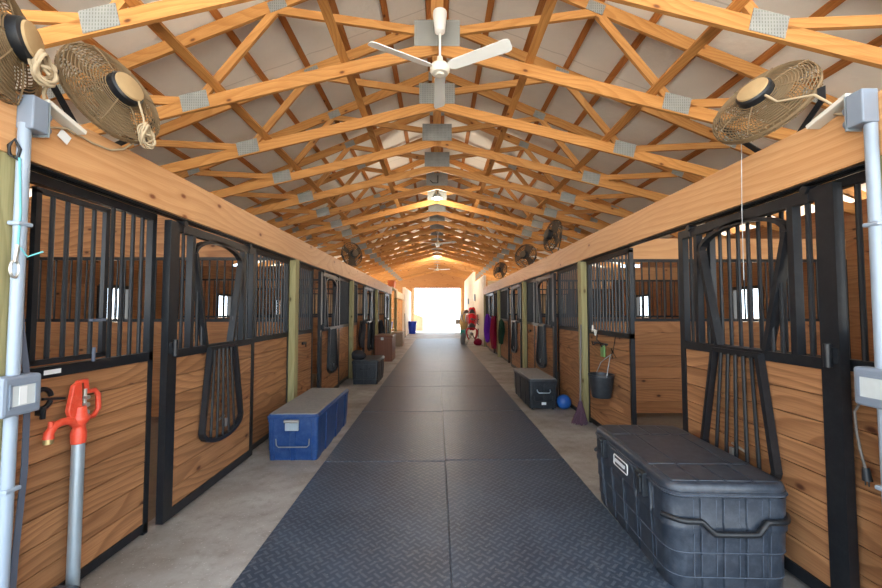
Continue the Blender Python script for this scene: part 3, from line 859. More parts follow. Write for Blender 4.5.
# ------------------------------------------------------------------ electrics
def conduit_run(sd, y, lab):
    x = X(sd, -.11)
    t = thing('electrical_conduit', lab, 'conduit', (x, y, 0))
    m = MB()
    pts = [(x, y-.01, .0), (x, y-.004, .6), (x, y, 1.2), (x, y, 2.2), (x, y, 2.34), (x, y, 2.42)]
    m.tube(pts, .024, 14); m.build('pipe', 'conduit', t, smooth=60)
    for z in (.75, 1.95): MB().box(x-.028, x+.028, y-.034, y+.034, z-.01, z+.01).build('pipe_strap', 'conduit', t, bevel=.006)
    return t
conduit_run(-1, 1.81, 'grey conduit pipe rising up the near post beside the red hydrant')
conduit_run(1, 1.77, 'grey conduit pipe rising up the near post beside the slid-open door')
def cover_box(sd, y, z, lab):
    x = X(sd, -.11); e = -sd
    t = thing('outlet_cover_box', lab, 'electrical box', (x, y, z-.09), 'grey outlet cover boxes')
    MB().box(x-.03, x+.045*e+.0, y-.085, y+.085, z-.09, z+.09).build('housing', 'ebox', t, bevel=.014) if e > 0 else MB().box(x-.045, x+.03, y-.085, y+.085, z-.09, z+.09).build('housing', 'ebox', t, bevel=.014)
    f = MB(); xx = x+e*.046
    for ya, yb, za, zb in ((-.06, .06, .045, .055), (-.06, .06, -.055, -.045), (-.06, -.05, -.05, .05), (.05, .06, -.05, .05)):
        f.box(xx-.004, xx+.004, y+ya, y+yb, z+za, z+zb)
    f.build('window_rim', 'ebox', t)
    MB().box(xx-.002, xx+.001, y-.05, y+.05, z-.045, z+.045).build('clear_window', 'window', t)
    g = MB(); g.box(xx+.001, xx+.003, y-.02, y+.012, z-.04, z+.04); g.build('outlet_face', 'white', t)
    # weather cover seen end on too
    f = MB(); yy = y-.087
    f.box(x-.02, x+.03, yy-.003, yy+.002, z-.05, z+.05)
    f.build('side_window', 'window', t)
cover_box(-1, 1.815, 1.17, 'grey weatherproof outlet cover on the conduit beside the red hydrant')
cover_box(1, 1.775, 1.2, 'grey weatherproof outlet cover above the hanging plug cord')
def top_box(sd, y, z, lab, lab2):
    x = X(sd, -.11); e = -sd
    t = thing('outlet_box', lab, 'electrical box', (x, y, z-.08), 'open outlet boxes on the beams')
    a, b = sorted((X(sd, -.082), x+e*.05))
    MB().box(a, b, y-.045, y+.03, z-.075, z+.085).build('housing', 'ebox', t, bevel=.006)
    f = MB(); f.box(a, b, y+.031, y+.037, z-.085, z+.085); f.build('face_plate', 'galv', t)
    f = MB()
    for dz in (-.035, .03): f.cyl((x+e*.0, y+.036, z+dz), (x+e*.0, y+.075, z+dz), .022, 10)
    f.build('plug', 'ebox', t, smooth=40)
    c = MB(); p0 = V((x, y+.04, z+.09)); c.obox(p0+V((0, .1, -.025)), (.04, 0, 0), V((0, .95, -.28)).normalized()*.11, V((0, .28, .95)).normalized()*.012)
    c.build('hinged_cover', 'offwhite', t, bevel=.004)
    return t
top_box(-1, 1.84, 2.47, 'open outlet box with lifted cover at the conduit top, below the cord-wrapped fan', '')
top_box(1, 1.8, 2.5, 'open outlet box with lifted cover at the conduit top, beside the near tan fan', '')

# ------------------------------------------------------------------ fans on beams
def beam_fan(sd, y, z, n, label, R=.28, detail=True, coil=True, dx=-.06):
    x = X(sd, -dx*-1 if False else dx) 
    c = V((x, y, z)); n = V(n).normalized()
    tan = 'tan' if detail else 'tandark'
    t = thing('cage_fan', label, 'fan', (X(sd, -.02), y, ZB1), 'dusty cage fans on the beams')
    u = V((0, 1, 0)); u = (u-n*u.dot(n)).normalized(); w = n.cross(u)
    T = Matrix(((u.x, w.x, n.x, c.x), (u.y, w.y, n.y, c.y), (u.z, w.z, n.z, c.z), (0, 0, 0, 1)))
    def ringpts(r, h, k=40): return [(r*math.cos(2*PI*i/k), r*math.sin(2*PI*i/k), h) for i in range(k)]
    nr = 15 if detail else 6
    for nm, sg in (('rear_guard', 1), ('front_guard', -1)):
        m = MB(T)
        dome = lambda r: sg*(.075-.05*(r/R)**3)
        for i in range(nr):
            r = R*(.24+.74*i/(nr-1)); m.tube(ringpts(r, dome(r)), .0034 if detail else .004, 5, True)
        k = 8
        for i in range(k):
            a = 2*PI*i/k+.2
            m.tube([(r*math.cos(a), r*math.sin(a), dome(r)+.003*sg) for r in (R*.2, R*.5, R*.75, R*.9, R*1.0)], .0038, 5)
        if sg < 0: m.lathe([(R*.2, 0), (R*.22, .006), (R*.2, .012)], (0, 0, dome(0)), 16)
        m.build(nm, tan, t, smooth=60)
    m = MB(T); P = []
    k = 44; rings = []
    m.loft([[(r*math.cos(2*PI*i/k), r*math.sin(2*PI*i/k), h) for i in range(k)] for r, h in ((R*1.0, -.008), (R*1.012, -.009), (R*1.012, .009), (R*1.0, .008), (R*.985, .008), (R*.985, -.008))])
    m.f = m.f[:-2]; m.uv = m.uv[:-2]
    kk = 48 if detail else 16
    for i in range(kk):
        a = 2*PI*i/kk; m.tube([(R*.99*math.cos(a), R*.99*math.sin(a), z_) for z_ in (-.027, .027)], .003, 4)
    m.build('rim_band', tan, t, smooth=60)
    for i in range(3):
        m = MB(T); a = 2*PI*i/3+.4; P = []
        ca, sa = math.cos(a), math.sin(a)
        secs = []
        for f in (0.16, .4, .7, .92):
            hw = R*(.12+.22*f); pit = .045*(1-.4*f)
            r = R*f; ring = []
            for q, h in ((-hw, -pit), (hw, pit), (hw, pit+.004), (-hw, -pit+.004)):
                ring.append((r*ca-q*sa, r*sa+q*ca, h-.01))
            secs.append(ring)
        m.loft(secs); m.build('blade', tan, t, smooth=40)
    m = MB(T); m.lathe([(.0, .02), (.085, .03), (.095, .05), (.095, .115), (.085, .125)], (0, 0, 0), 24)
    mo = m.build('motor', 'black', t, smooth=40)
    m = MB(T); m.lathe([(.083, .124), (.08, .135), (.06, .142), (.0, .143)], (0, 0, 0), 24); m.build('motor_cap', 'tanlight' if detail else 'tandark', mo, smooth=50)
    # U bracket down to the beam
    bx = X(sd, -.01)
    m = MB()
    for s in (-1, 1):
        e = T @ V((s*(R+.02), 0, 0)); base = V((bx, y+s*.12, ZB1+.003))
        elbow = V((e.x*.6+bx*.4, e.y, e.z-.02-.25*(e.z-ZB1)))
        m.bar(e, elbow, .006, .035, n); m.bar(elbow, base, .035, .008, (0, 1, 0))
    m.bar((bx, y-.16, ZB1+.004), (bx, y+.16, ZB1+.004), .04, .008, (1, 0, 0))
    m.build('mount_bracket', 'black', t)
    return t, T, c
def coil(par, label, path, r=.006, mat='cord', knot=None):
    m = MB(); m.tube(path, r, 7)
    if knot:
        kx = V(knot); rn = random.Random(5)
        for i in range(6):
            ph = rn.random()*6; ax = V((rn.uniform(-.3, .3), rn.uniform(-.3, .3), 1)).normalized(); pts = []
            for j in range(17):
                a = 2*PI*j/16; q = V((0, math.cos(a+0)*.035*(1+.2*i/6), math.sin(a)*.075*(1-.1*(i % 3))))
                q.x = .012*math.sin(a*2+ph)+(i-3)*.006; pts.append(kx+Matrix.Rotation(ph*.25-.7, 3, 'X') @ q)
            m.tube(pts, r, 6)
        m.tube([kx+V((.02*math.cos(a), .02*math.sin(a), .0)) for a in [2*PI*i/10 for i in range(10)]], r*1.1, 6, True)
    o = m.build('power_cord', mat, par, smooth=60); o['label'] = label
nL = (.93, -.2, .31)
f2, T2, c2 = beam_fan(-1, 2.30, 2.83, nL, 'dusty cage fan tilted on the beam above the red hydrant, cord knotted below its motor', dx=-.10)
f1, T1, c1 = beam_fan(-1, 1.72, 2.77, (.93, .34, .12), 'dusty cage fan cut off at the top corner of the picture', dx=-.06)
f3, T3, c3 = beam_fan(1, 2.37, 2.84, (-.79, -.35, .5), 'dusty tan cage fan tilted above the slid-open stall door', dx=-.10)
beam_fan(-1, 9.05, 2.86, (.75, -.65, .1), 'small distant cage fan on the beam above the bundle-topped trunk', detail=False)
beam_fan(1, 6.95, 2.9, (-.95, -.2, .2), 'cage fan seen edge-on over the small black trunk', detail=False)
beam_fan(1, 9.1, 2.84, (-.7, -.7, .2), 'distant cage fan on the beam over the post past the small trunk', detail=False)
beam_fan(1, 12.8, 2.88, (-.75, -.6, .2), 'farthest cage fan on the beam, above the dark green bag', detail=False)
mt = T2 @ V((.03, -.06, .13))
coil(f2, 'tan cord looping from the fan above the hydrant to its outlet box', [mt, mt+V((.02, .02, -.1)), (c2.x+.16, 2.36, 2.62), (X(-1, -.11), 2.38, 2.54), (X(-1, -.1), 2.3, 2.5), (X(-1, -.1), 2.18, 2.49), (X(-1, -.1), 2.02, 2.5), (X(-1, -.1), 1.93, 2.46), (X(-1, -.11), 1.915, 2.44)], .006, knot=(c2.x+.16, 2.37, 2.62))
mt = T1 @ V((.0, -.07, .12))
coil(f1, 'pale thick cord knotted on the corner fan and dropping to its outlet box', [mt, mt+V((.03, .05, -.06)), (c1.x+.15, 1.82, 2.68), (X(-1, -.13), 1.87, 2.6), (X(-1, -.115), 1.9, 2.52), (X(-1, -.11), 1.915, 2.5)], .008, knot=(c1.x+.14, 1.8, 2.68))
mt = T3 @ V((.02, -.07, .12))
coil(f3, 'tan cord running from the fan over the slid-open door to its outlet box', [mt, mt+V((-.03, -.02, -.05)), (c3.x-.06, 2.2, 2.76), (c3.x-.02, 2.02, 2.7), (X(1, -.06), 1.98, 2.62), (X(1, -.1), 1.95, 2.56), (X(1, -.11), 1.89, 2.53), (X(1, -.11), 1.878, 2.53)], .007)
x = X(-1, -.093)
o = MB().obox((x, 2.02, 2.455), (.001, 0, 0), V((0, .8, -.4)).normalized()*.03, V((0, .4, .8)).normalized()*.026).build('paper_tag', 'white', loc=(x, 2.02, 2.43)); tag(o, 'small white paper tag hanging on the cord over the near beam', 'tag')
o = MB().tube([(X(1, -.12), 2.52, 2.75), (X(1, -.135), 2.52, 2.2), (X(1, -.137), 2.52, 1.75)], .0022, 5).build('pull_chain', 'steel', loc=(X(1, -.137), 2.52, 1.75)); tag(o, 'thin pull chain hanging from the fan in front of the slid-open door', 'chain')
# plug cord on the right
xx = X(1, -.05)
t = thing('power_cord', 'grey power cord with black plug hanging under the outlet cover box', 'cord', (xx, 1.86, .75))
MB().tube([(X(1, -.09), 1.82, 1.12), (xx, 1.915, 1.12), (xx, 1.955, 1.05), (xx, 1.95, .95), (xx, 1.935, .86), (xx, 1.92, .8), (xx, 1.915, .78)], .006, 7).build('cable', 'graycord', t, smooth=60)
m = MB(); m.cyl((xx, 1.915, .79), (xx, 1.91, .73), .014, 10, .02); m.cyl((xx, 1.904, .73), (xx, 1.904, .705), .003, 6); m.cyl((xx, 1.92, .73), (xx, 1.92, .705), .003, 6); m.build('plug', 'blackplastic', t, smooth=40)

# clip, twine, strap by near left post
x = X(-1, -.09)
t = thing('cross_tie', 'aqua twine and steel snap clip hanging beside the near conduit', 'tie', (x, 1.76, 1.7))
MB().tube([(x, 1.765, 2.3), (x+.02, 1.77, 2.33), (x+.03, 1.785, 2.29), (x+.02, 1.785, 2.24), (x, 1.77, 2.26)], .007, 7, True).build('ring', 'black', t, smooth=60)
MB().tube([(x+.03, 1.785, 2.25), (x+.04, 1.79, 2.0), (x+.035, 1.79, 1.85), (x+.05, 1.82, 1.8), (x+.08, 1.86, 1.83)], .0045, 6).build('twine', 'rope', t, smooth=60)
m = MB(); m.tube([(x+.035, 1.79, 1.85), (x+.035, 1.78, 1.77)], .009, 7); m.tube([(x+.035, 1.78+.018*math.cos(a), 1.74+.04*math.sin(a)) for a in [2*PI*i/12 for i in range(12)]], .006, 6, True); m.build('snap_clip', 'steel', t, smooth=60)
o = MB().strip([(x+.01, 1.82, 1.72), (x+.012, 1.845, 1.45), (x+.012, 1.885, 1.2), (x+.012, 1.885, .8), (x+.012, 1.86, .4), (x+.012, 1.85, .03)], .004, .03, (1, 0, 0)).build('hanging_strap', 'strap', loc=(x, 1.85, 0)); tag(o, 'flat grey strap hanging between the conduit and the near stall front', 'strap')
x = X(1, -.09)
o = MB().tube([(x, 1.7, 2.33), (x-.02, 1.68, 2.35), (x-.03, 1.66, 2.32), (x-.02, 1.66, 2.27), (x, 1.68, 2.28)], .008, 7, True).build('hanging_ring', 'black', loc=(x, 1.68, 2.3), smooth=60); tag(o, 'black tie ring on the beam at the picture edge past the conduit', 'ring')
# halter hook on left panel
x = X(-1, -.02)
t = thing('halter_hook', 'round black halter hook on the planks behind the red hydrant', 'hook', (x, 2.05, 1.06))
m = MB(); m.tube([(x-.01, 2.05+.045*math.cos(a), 1.1+.05*math.sin(a)) for a in [PI*.05+2*PI*.92*i/16 for i in range(17)]], .012, 8); m.build('hoop', 'black', t, smooth=60)
m = MB(); m.box(X(-1, .007), x, 2.03, 2.06, 1.02, 1.06); m.bar((x, 2.04, 1.1), (x, 2.16, 1.08), .012, .012, (1, 0, 0)); m.cyl((x, 2.045, 1.06), (x, 2.045, 1.0), .012, 8); m.build('bracket', 'black', t)
o = MB().box(X(-1, -.004), X(-1, -.0005), 2.06, 2.15, MID[-1]+.018, MID[-1]+.042).build('name_plate', 'white', loc=(X(-1, 0), 2.1, MID[-1])); tag(o, 'small white name plate on the black rail above the hydrant', 'name plate')

# ------------------------------------------------------------------ bucket, broom, ball
bx, by = 1.97, 4.72
t = thing('hanging_bucket', 'black rubber bucket hanging by its bail on the stall planks', 'bucket', (bx, by, .52))
MB().lathe([(.0, .0), (.105, 0), (.112, .02), (.145, .25), (.152, .255), (.152, .275), (.14, .275), (.105, .03), (0, .025)], (bx, by, .52), 24).build('body', 'blackplastic', t, smooth=40)
m = MB(); m.tube([(bx, by-.15, .78), (bx+.04, by-.11, .9), (bx+.1, by-.02, 1.0), (bx+.125, by+.0, 1.03), (bx+.1, by+.03, 1.0), (bx+.04, by+.1, .92), (bx, by+.15, .78)], .005, 6); m.build('bail', 'galv', t, smooth=60)
x = X(1, -.015)
o = MB()
o.box(x, X(1, .007), 4.9, 5.3, 1.12, 1.14); o.tube([(x, 4.95, 1.13), (x-.04, 4.95, 1.1), (x-.05, 4.95, 1.14)], .008, 7); o.tube([(x, 5.2, 1.13), (x-.05, 5.2, 1.1), (x-.06, 5.2, 1.15)], .008, 7); o.tube([(x, 5.05, 1.13), (x-.06, 5.05, 1.18), (x-.05, 5.05, 1.24)], .008, 7)
o = o.build('bridle_rack', 'black', loc=(x, 5.1, 1.1)); tag(o, 'black metal hook rack on the planks above the bucket', 'rack')
o = MB().tube([(x-.01, 4.62, 1.25), (x-.015, 4.66, 1.12), (x-.01, 4.7, 1.04), (x-.012, 4.74, 1.1), (x-.015, 4.6, 1.0), (x-.01, 4.7, .98), (x-.012, 4.74, 1.05)], .004, 6).build('hanging_wire', 'black', loc=(x, 4.65, 1.0), smooth=60); tag(o, 'thin twisted black wire hanging above the bucket', 'wire')
o = MB().prism([(-.055, -.07), (.055, -.07), (.055, .05), (.03, .08), (-.03, .08), (-.055, .05)], (x, 4.98, 1.04), (0, 1, 0), (0, 0, 1), (-.02, 0, 0)).build('hanging_tag', 'greenp', loc=(x, 4.98, .97), bevel=.005); tag(o, 'small green tag hanging under the hook rack', 'tag')
m = MB(); m.tube([(x-.03, 5.24, 1.36), (x-.045, 5.22, 1.28), (x-.04, 5.16, 1.3), (x-.045, 5.12, 1.24), (x-.04, 5.1, 1.3)], .012, 7)
o = m.build('rag', 'offwhite', loc=(x, 5.18, 1.24), smooth=60); tag(o, 'scrap of white rag tied on the rail above the hook rack', 'rag')
t = thing('push_broom', 'broom with purple-brown bristles leaning on the yellow-green post', 'broom', (1.985, 5.47, 0))
p0, p1 = V((1.985, 5.47, .27)), V((2.03, 5.53, 1.36))
MB().cyl(p0, p1, .014, 10).build('handle', 'graycord', t, smooth=40)
m = MB(); rn = random.Random(2)
for i in range(100):
    a = rn.random()*6.28; r = .035*math.sqrt(rn.random())
    m.tube([p0+V((r*.5*math.cos(a), r*.7*math.sin(a), .02)), p0+V((r*1.6*math.cos(a), r*2.0*math.sin(a), -.12)), V((1.965+r*3.2*math.cos(a), 5.46+r*3.4*math.sin(a), .003))], .006, 5)
m.build('bristles', 'bristle', t)
m = MB(); m.lathe([(.016, 0), (.03, -.03), (.035, -.06)], p0+V((.002, .002, .04)), 12); m.build('collar', 'bristle', t, smooth=40)
o = MB().lathe([(0, -.115)]+[(.115*math.sin(PI*i/14), -.115*math.cos(PI*i/14)) for i in range(1, 14)]+[(0, .115)], (2.005, 6.25, .115), 24).build('rubber_ball', 'ball', loc=(2.005, 6.25, 0), smooth=60)
tag(o, 'blue rubber ball on the concrete between small black trunk and planks', 'ball')

# ------------------------------------------------------------------ ceiling fans and lamps
def ceiling_fan(y, label, a0=0.0):
    z = 4.14
    t = thing('ceiling_fan', label, 'ceiling fan', (0.03, y, z), 'white ceiling fans along the ridge')
    x = .03
    MB().lathe([(.03, .0), (.055, .02), (.075, .2), (.075, .24), (.05, .26)], (x, y, 4.55), 20).build('canopy', 'white', t, smooth=40)
    MB().cyl((x, y, z+.1), (x, y, 4.58), .013, 10).build('downrod', 'white', t, smooth=40)
    m = MB(); m.lathe([(.0, -.055), (.04, -.055), (.05, -.04), (.085, -.035), (.105, -.01), (.108, .035), (.09, .06), (.05, .07), (.035, .1), (.03, .15), (.0, .15)], (x, y, z), 28); m.build('motor_housing', 'offwhite', t, smooth=35)
    for i in range(3):
        a = a0+PI/2+i*2*PI/3; u = V((math.cos(a), math.sin(a), 0)); w = V((-u.y, u.x, 0)); c = V((x, y, z+.02)); m = MB()
        rings = []
        for r, hw in ((.1, .03), (.16, .06), (.5, .066), (.75, .072), (.79, .06), (.8, .04)):
            tw = -.3; q = (w*math.cos(tw)+V((0, 0, 1))*math.sin(tw)); nn = q.cross(u)
            rings.append([c+u*r+q*hw*s1+nn*.004*s2 for s1, s2 in ((-1, -1), (1, -1), (1, 1), (-1, 1))])
        m.loft(rings); b = m.build('blade', 'white', t)
    m = MB(); m.bar((x, y, 4.80), (x, y+.14, 4.80), .04, .03, (1, 0, 0)); m.build('mount_bracket', 'galv', t)
    return t
ceiling_fan(4.12, 'nearest white three-blade ceiling fan hanging at the ridge line')
ceiling_fan(15.1, 'white ceiling fan halfway down the barn, small and behind the round lamp')
ceiling_fan(24.6, 'farthest white ceiling fan, just before the bright doorway', .3)
for y, lab in ((9.75, 'round hanging barn lamp nearest the camera, under the ridge'), (20.5, 'round hanging barn lamp far down the ridge')):
    t = thing('barn_lamp', lab, 'lamp', (0, y, 4.36), 'round barn lamps under the ridge')
    MB().lathe([(.13, 0), (.135, .02), (.09, .1), (.05, .14), (.05, .2), (.03, .22)], (0, y, 4.38), 24).build('shade', 'galv', t, smooth=40)
    MB().lathe([(0, -.012), (.1, -.008), (.125, .004), (.0, .006)], (0, y, 4.376), 24).build('diffuser', 'lamp', t, smooth=40)
    m = MB(); m.cyl((0, y, 4.58), (0, y, 4.7), .008, 8); m.cyl((0, y, 4.69), (0, y+.4, 4.69), .01, 8); m.build('hanger', 'black', t)
o = MB().tube([(-.16, 9.1, 4.62), (-.1, 9.1, 4.56), (.02, 9.1, 4.56), (.02, 9.12, 4.74), (.02, 9.4, 4.72)], .012, 6).build('lamp_wiring', 'black', loc=(0, 9.1, 4.56)); tag(o, 'black wiring looping at the ridge plate in front of the round lamp', 'wire')

# ------------------------------------------------------------------ far end: storage alcove (left)
def panel(name, mat, label, cat, *b):
    o = MB().box(*b).build(name, mat, loc=((b[0]+b[1])/2, (b[2]+b[3])/2, b[4])); return tag(o, label, cat)
panel('plywood_partition', 'ply', 'plywood side wall of the alcove past the last left stall', 'partition', -5.9, -2.1, 17.0, 17.05, 0, 2.55)
panel('plywood_partition', 'ply', 'plywood back wall inside the storage alcove', 'partition', -3.3, -3.25, 17.06, 23.9, 0, 2.55)
panel('plywood_header', 'ply', 'pale plywood header over the mouth of the alcove', 'header', -2.1, -1.98, 19.2, 23.9, 2.2, 2.55)
panel('white_wall_panel', 'whitewall', 'white wall panel between the alcove and the bright doorway', 'wall panel', -2.1, -1.95, 23.92, 29.7, 0, 3.0)
o = panel('alcove_post', 'treated', 'pale post at the near side of the alcove mouth', 'post', -2.1, -1.97, 19.22, 19.36, 0, 2.195)
t = thing('storage_shelf', 'wooden shelf unit inside the storage alcove', 'shelf', (-2.9, 20.5, 0))
m = MB()
for z in (.5, 1.1, 1.7): m.box(-3.2, -2.5, 19.4, 23.5, z, z+.04)
m.build('shelf_board', 'ply', t)
m = MB()
for y in (19.32, 21.4, 23.46):
    for x in (-3.18, -2.53): m.box(x-.02, x+.02, y-.02, y+.02, 0, 1.9)
m.build('upright', 'ply', t)
def crate(name, mat, lab, cat, x, y, z, sx, sy, sz, lidm=None):
    t = thing(name, lab, cat, (x, y, z))
    MB().loft([rrect(sx*a, sy*a, .03, zz, x, y, 3) for zz, a in ((z, .88), (z+sz*.85, 1.0), (z+sz*.86, 1.06), (z+sz*.92, 1.06))]).build('body', mat, t, smooth=40)
    MB().loft([rrect(sx*a, sy*a, .03, zz, x, y, 3) for zz, a in ((z+sz*.921, 1.08), (z+sz*.97, 1.08), (z+sz, .95))]).build('lid', lidm or mat, t, smooth=40)
crate('storage_bin', 'orange', 'orange bin on top of the alcove plywood by the beam end', 'bin', -2.12, 18.3, 2.62, .16, .3, .34)
panel('loft_board', 'ply', 'plywood ledge carrying the orange bin at the beam end', 'board', -3.3, -1.96, 17.02, 19.6, 2.552, 2.61)
crate('storage_bin', 'cyan', 'light blue tote low on the alcove shelf', 'bin', -2.3, 18.3, .0, .22, .35, .32)
crate('storage_bin', 'yellow', 'yellow bin on the middle alcove shelf', 'bin', -2.72, 20.3, 1.142, .18, .25, .4)
crate('storage_bin', 'darkcloth', 'dark crate on the top alcove shelf', 'bin', -2.75, 19.9, 1.742, .2, .3, .36)
crate('storage_bin', 'bluebin', 'deep blue bin on the bottom alcove shelf', 'bin', -2.75, 22.4, .542, .2, .3, .4)
for i, (y, lab) in enumerate(((19.8, 'white feed sack lying on the alcove shelf nearest the aisle stalls'), (20.9, 'white feed sack on the low alcove shelf, middle one'), (21.6, 'white feed sack on the low alcove shelf, farther in'))):
    blob('feed_sack', lab, 'sack', (-2.78, y, .7), .24, 'sack', 'feed sacks on the alcove shelf', (1, 1.2, .65), .08, 10+i, .542)
t = thing('trash_bin', 'tall blue plastic bin standing before the bright doorway', 'bin', (-1.68, 26.9, 0))
MB().lathe([(.0, 0), (.22, 0), (.29, .78), (.0, .78)], (-1.68, 26.9, 0), 20).build('body', 'bluebin', t, smooth=40)
MB().lathe([(.3, .78), (.32, .79), (.32, .84), (.28, .85), (.27, .8)], (-1.68, 26.9, 0), 20).build('rim', 'bluebin', t, smooth=40)
t = thing('leaning_board', 'grey board panel standing outside by the bright doorway', 'board', (-1.5, 31.4, -.1))
MB().prism([(-1.95, 0), (-1.1, 0), (-1.1, 1.15), (-1.95, 1.5)], (0, 31.4, -.1), (1, 0, 0), (0, 0, 1), (0, .05, 0)).build('sheet', 'panelgray', t)
m = MB(); m.box(-1.95, -1.88, 31.36, 31.4, -.1, 1.3); m.box(-1.17, -1.1, 31.36, 31.4, -.1, 1.0); m.build('batten', 'panelgray', t)
for y, z, lab in ((22.8, 1.0, 'broom handle leaning at the far side of the alcove mouth'),):
    o = MB().cyl((-1.88, 23.3, 0), (-1.93, 23.5, 1.4), .02, 8).build('tool_handle', 'leather', loc=(-1.9, 23.4, 0)); tag(o, lab, 'tool')
# dark bag & dark cloth hanging on left far stalls
def drape(name, label, cat, sd, y, z1, w, h, mat, th=.05, seed=0, group=None, d=-.1):
    rn = random.Random(seed); x0 = X(sd, d); m = MB(); rings = []; ph = rn.random()*6; lean = rn.uniform(-.3, .3)*w
    for i in range(11):
        f = i/10; z = z1-h*f; hw = w/2*(.88+.12*math.sin(8*f+ph)); tt = th*(.5+.6*math.sin(PI*min(1, .15+f*.7)))
        ring = []
        for k in range(16):
            a = 2*PI*k/16
            ring.append((x0+math.cos(a)*tt*.5*(1+.35*math.sin(4*a+ph+f*2)), y+lean*math.sin(5*f+ph)+math.sin(a)*hw*(1+.14*math.sin(5*a+ph+3*f)), z+.06*math.sin(3*a+ph)*f+.05*math.cos(2*a+ph)*(1-f)))
        rings.append(ring)
    m.loft(rings[::-1])
    o = m.build(name, mat, loc=(x0, y, z1-h), smooth=60)
    return tag(o, label, cat, group)
drape('hanging_bag', 'dark bag hanging on the stall front behind the bundle-topped trunk', 'bag', -1, 10.2, 1.26, .32, .62, 'darkcloth', .13, 1, d=-.09)
drape('hanging_cloth', 'long dark cloth hanging on the stall door before the brown trunk', 'cloth', -1, 11.25, 1.3, .28, .8, 'darkcloth', .06, 2, d=-.2)
drape('hanging_bag', 'dark bag hanging beside the opening past the brown trunk', 'bag', -1, 13.5, 1.2, .4, .7, 'darkcloth', .14, 4, d=-.11)
panel('wall_pad', 'bluebin', 'blue pad hung inside the opening past the brown trunk', 'pad', -2.5, -2.44, 14.0, 14.5, .7, 1.25)
# right side hanging
drape('hanging_bag', 'dark green bag hanging on the treated post at right', 'bag', 1, 12.4, 1.25, .4, .7, 'darkgreen', .16, 5, d=-.1)
drape('hanging_blanket', 'bright purple blanket hanging on the stall front by the far post', 'blanket', 1, 14.6, 1.4, .7, .95, 'purple', .2, 6, 'blankets on the far stalls', d=-.26)
drape('hanging_blanket', 'maroon blanket hanging next to the purple one', 'blanket', 1, 13.75, 1.35, .5, 1.05, 'maroon', .16, 7, 'blankets on the far stalls', d=-.15)
# right tack wall
panel('white_wall_panel', 'whitewall', 'pale plywood wall panel behind the saddles past the last stall', 'wall panel', 2.08, 2.2, 17.5, 22.3, 0, 3.15)
panel('white_wall_panel', 'whitewall', 'tall pale wall panel nearest the bright doorway, past the saddles', 'wall panel', 2.08, 2.2, 22.4, 29.7, 0, 3.8)
panel('plywood_partition', 'ply', 'plywood side wall past the last right stall', 'partition', 2.25, 5.9, 17.4, 17.45, 0, 2.9)
for y, z, lab in ((21.2, 2.1, 'small grey switch box on the pale panel above the saddles'), (25.5, 2.0, 'small dark box on the tall pale panel by the doorway')):
    panel('switch_box', 'ebox', lab, 'electrical box', 2.0, 2.08, y-.12, y+.12, z, z+.35)
def saddle(x, y, z, lab, pad, rz=0):
    t = thing('saddle', lab, 'saddle', (x, y, z), 'saddles by the tack wall', rz)
    # draped pad: arch section along y
    def arch(w, h, y0, y1, th, zz):
        m = MB(); n = 14; ring0 = []
        for yy in (y0, y1):
            out = [(x+math.sin(a)*w, yy, zz+math.cos(a)*h if abs(a) < PI/2 else zz-(abs(a)-PI/2)*.4) for a in [-PI*.8+1.6*PI*i/n for i in range(n+1)]]
            inn = [(x+math.sin(a)*(w-th), yy, zz+math.cos(a)*(h-th) if abs(a) < PI/2 else zz-(abs(a)-PI/2)*.4) for a in [-PI*.8+1.6*PI*i/n for i in range(n+1)]]
            ring0.append(out+inn[::-1])
        m.loft(ring0); return m
    arch(.26, .2, y-.32, y+.32, .03, z+.32).build('saddle_pad', pad, t, smooth=50)
    m = MB(); rings = []
    for i in range(9):
        f = i/8; yy = y-.24+.48*f; hh = .07+.12*(2*f-1)**2; w = .13+.05*math.sin(PI*f)
        rings.append([(x+math.cos(a)*w, yy, z+.52+(math.sin(a)*hh if math.sin(a) > 0 else math.sin(a)*.05)) for a in [2*PI*k/12 for k in range(12)]])
    m.loft(rings); m.build('seat', 'leather', t, smooth=60)
    for s in (-1, 1):
        m = MB(); m.prism([(-.16, .45), (.16, .45), (.18, .1), (.0, .0), (-.12, .08)], (x+s*.285, y, z), (0, 1, 0), (0, 0, 1), (s*.02, 0, 0)); m.build('flap', 'leather', t)
    return t
def rack(x, y, z, lab, floor=False):
    t = thing('saddle_rack', lab, 'rack', (x, y, 0 if floor else z), 'saddle racks')
    m = MB(); m.cyl((x, y-.3, z), (x, y+.3, z), .06, 10)
    if floor:
        for yy in (y-.25, y+.25):
            for s in (-1, 1): m.bar((x, yy, z), (x+s*.28, yy, 0.0), .03, .03)
    else:
        m.bar((x, y, z), (2.08, y, z-.02), .05, .05, (0, 0, 1)); m.bar((x, y, z), (2.08, y, z-.3), .03, .03, (0, 1, 0))
    m.build('rack_frame', 'graycord', t)
rack(1.62, 18.3, .5, 'low saddle stand on the floor by the tack wall', True)
saddle(1.62, 18.3, .28, 'saddle on the floor stand with a red pad', 'redcloth')
rack(1.72, 19.4, 1.15, 'wall saddle rack nearer the stalls')
saddle(1.72, 19.4, .93, 'saddle on the nearer wall rack over a pale red pad', 'pinkcloth')
rack(1.72, 23.0, 1.15, 'wall saddle rack nearer the bright doorway')
saddle(1.72, 23.0, .93, 'saddle on the farther wall rack over a grey pad', 'graycloth')
drape('hanging_blanket', 'red cloth hanging below the nearer wall saddle', 'blanket', 1, 20.4, 1.7, .34, 1.1, 'redcloth', .3, 8, 'blankets on the far stalls', d=-.3)
blob('duffel_bag', 'red and dark duffel bag on the floor by the saddle stand', 'bag', (1.85, 17.7, .16), .2, 'maroon', None, (.9, 1.5, .8), .14, 31, .0)
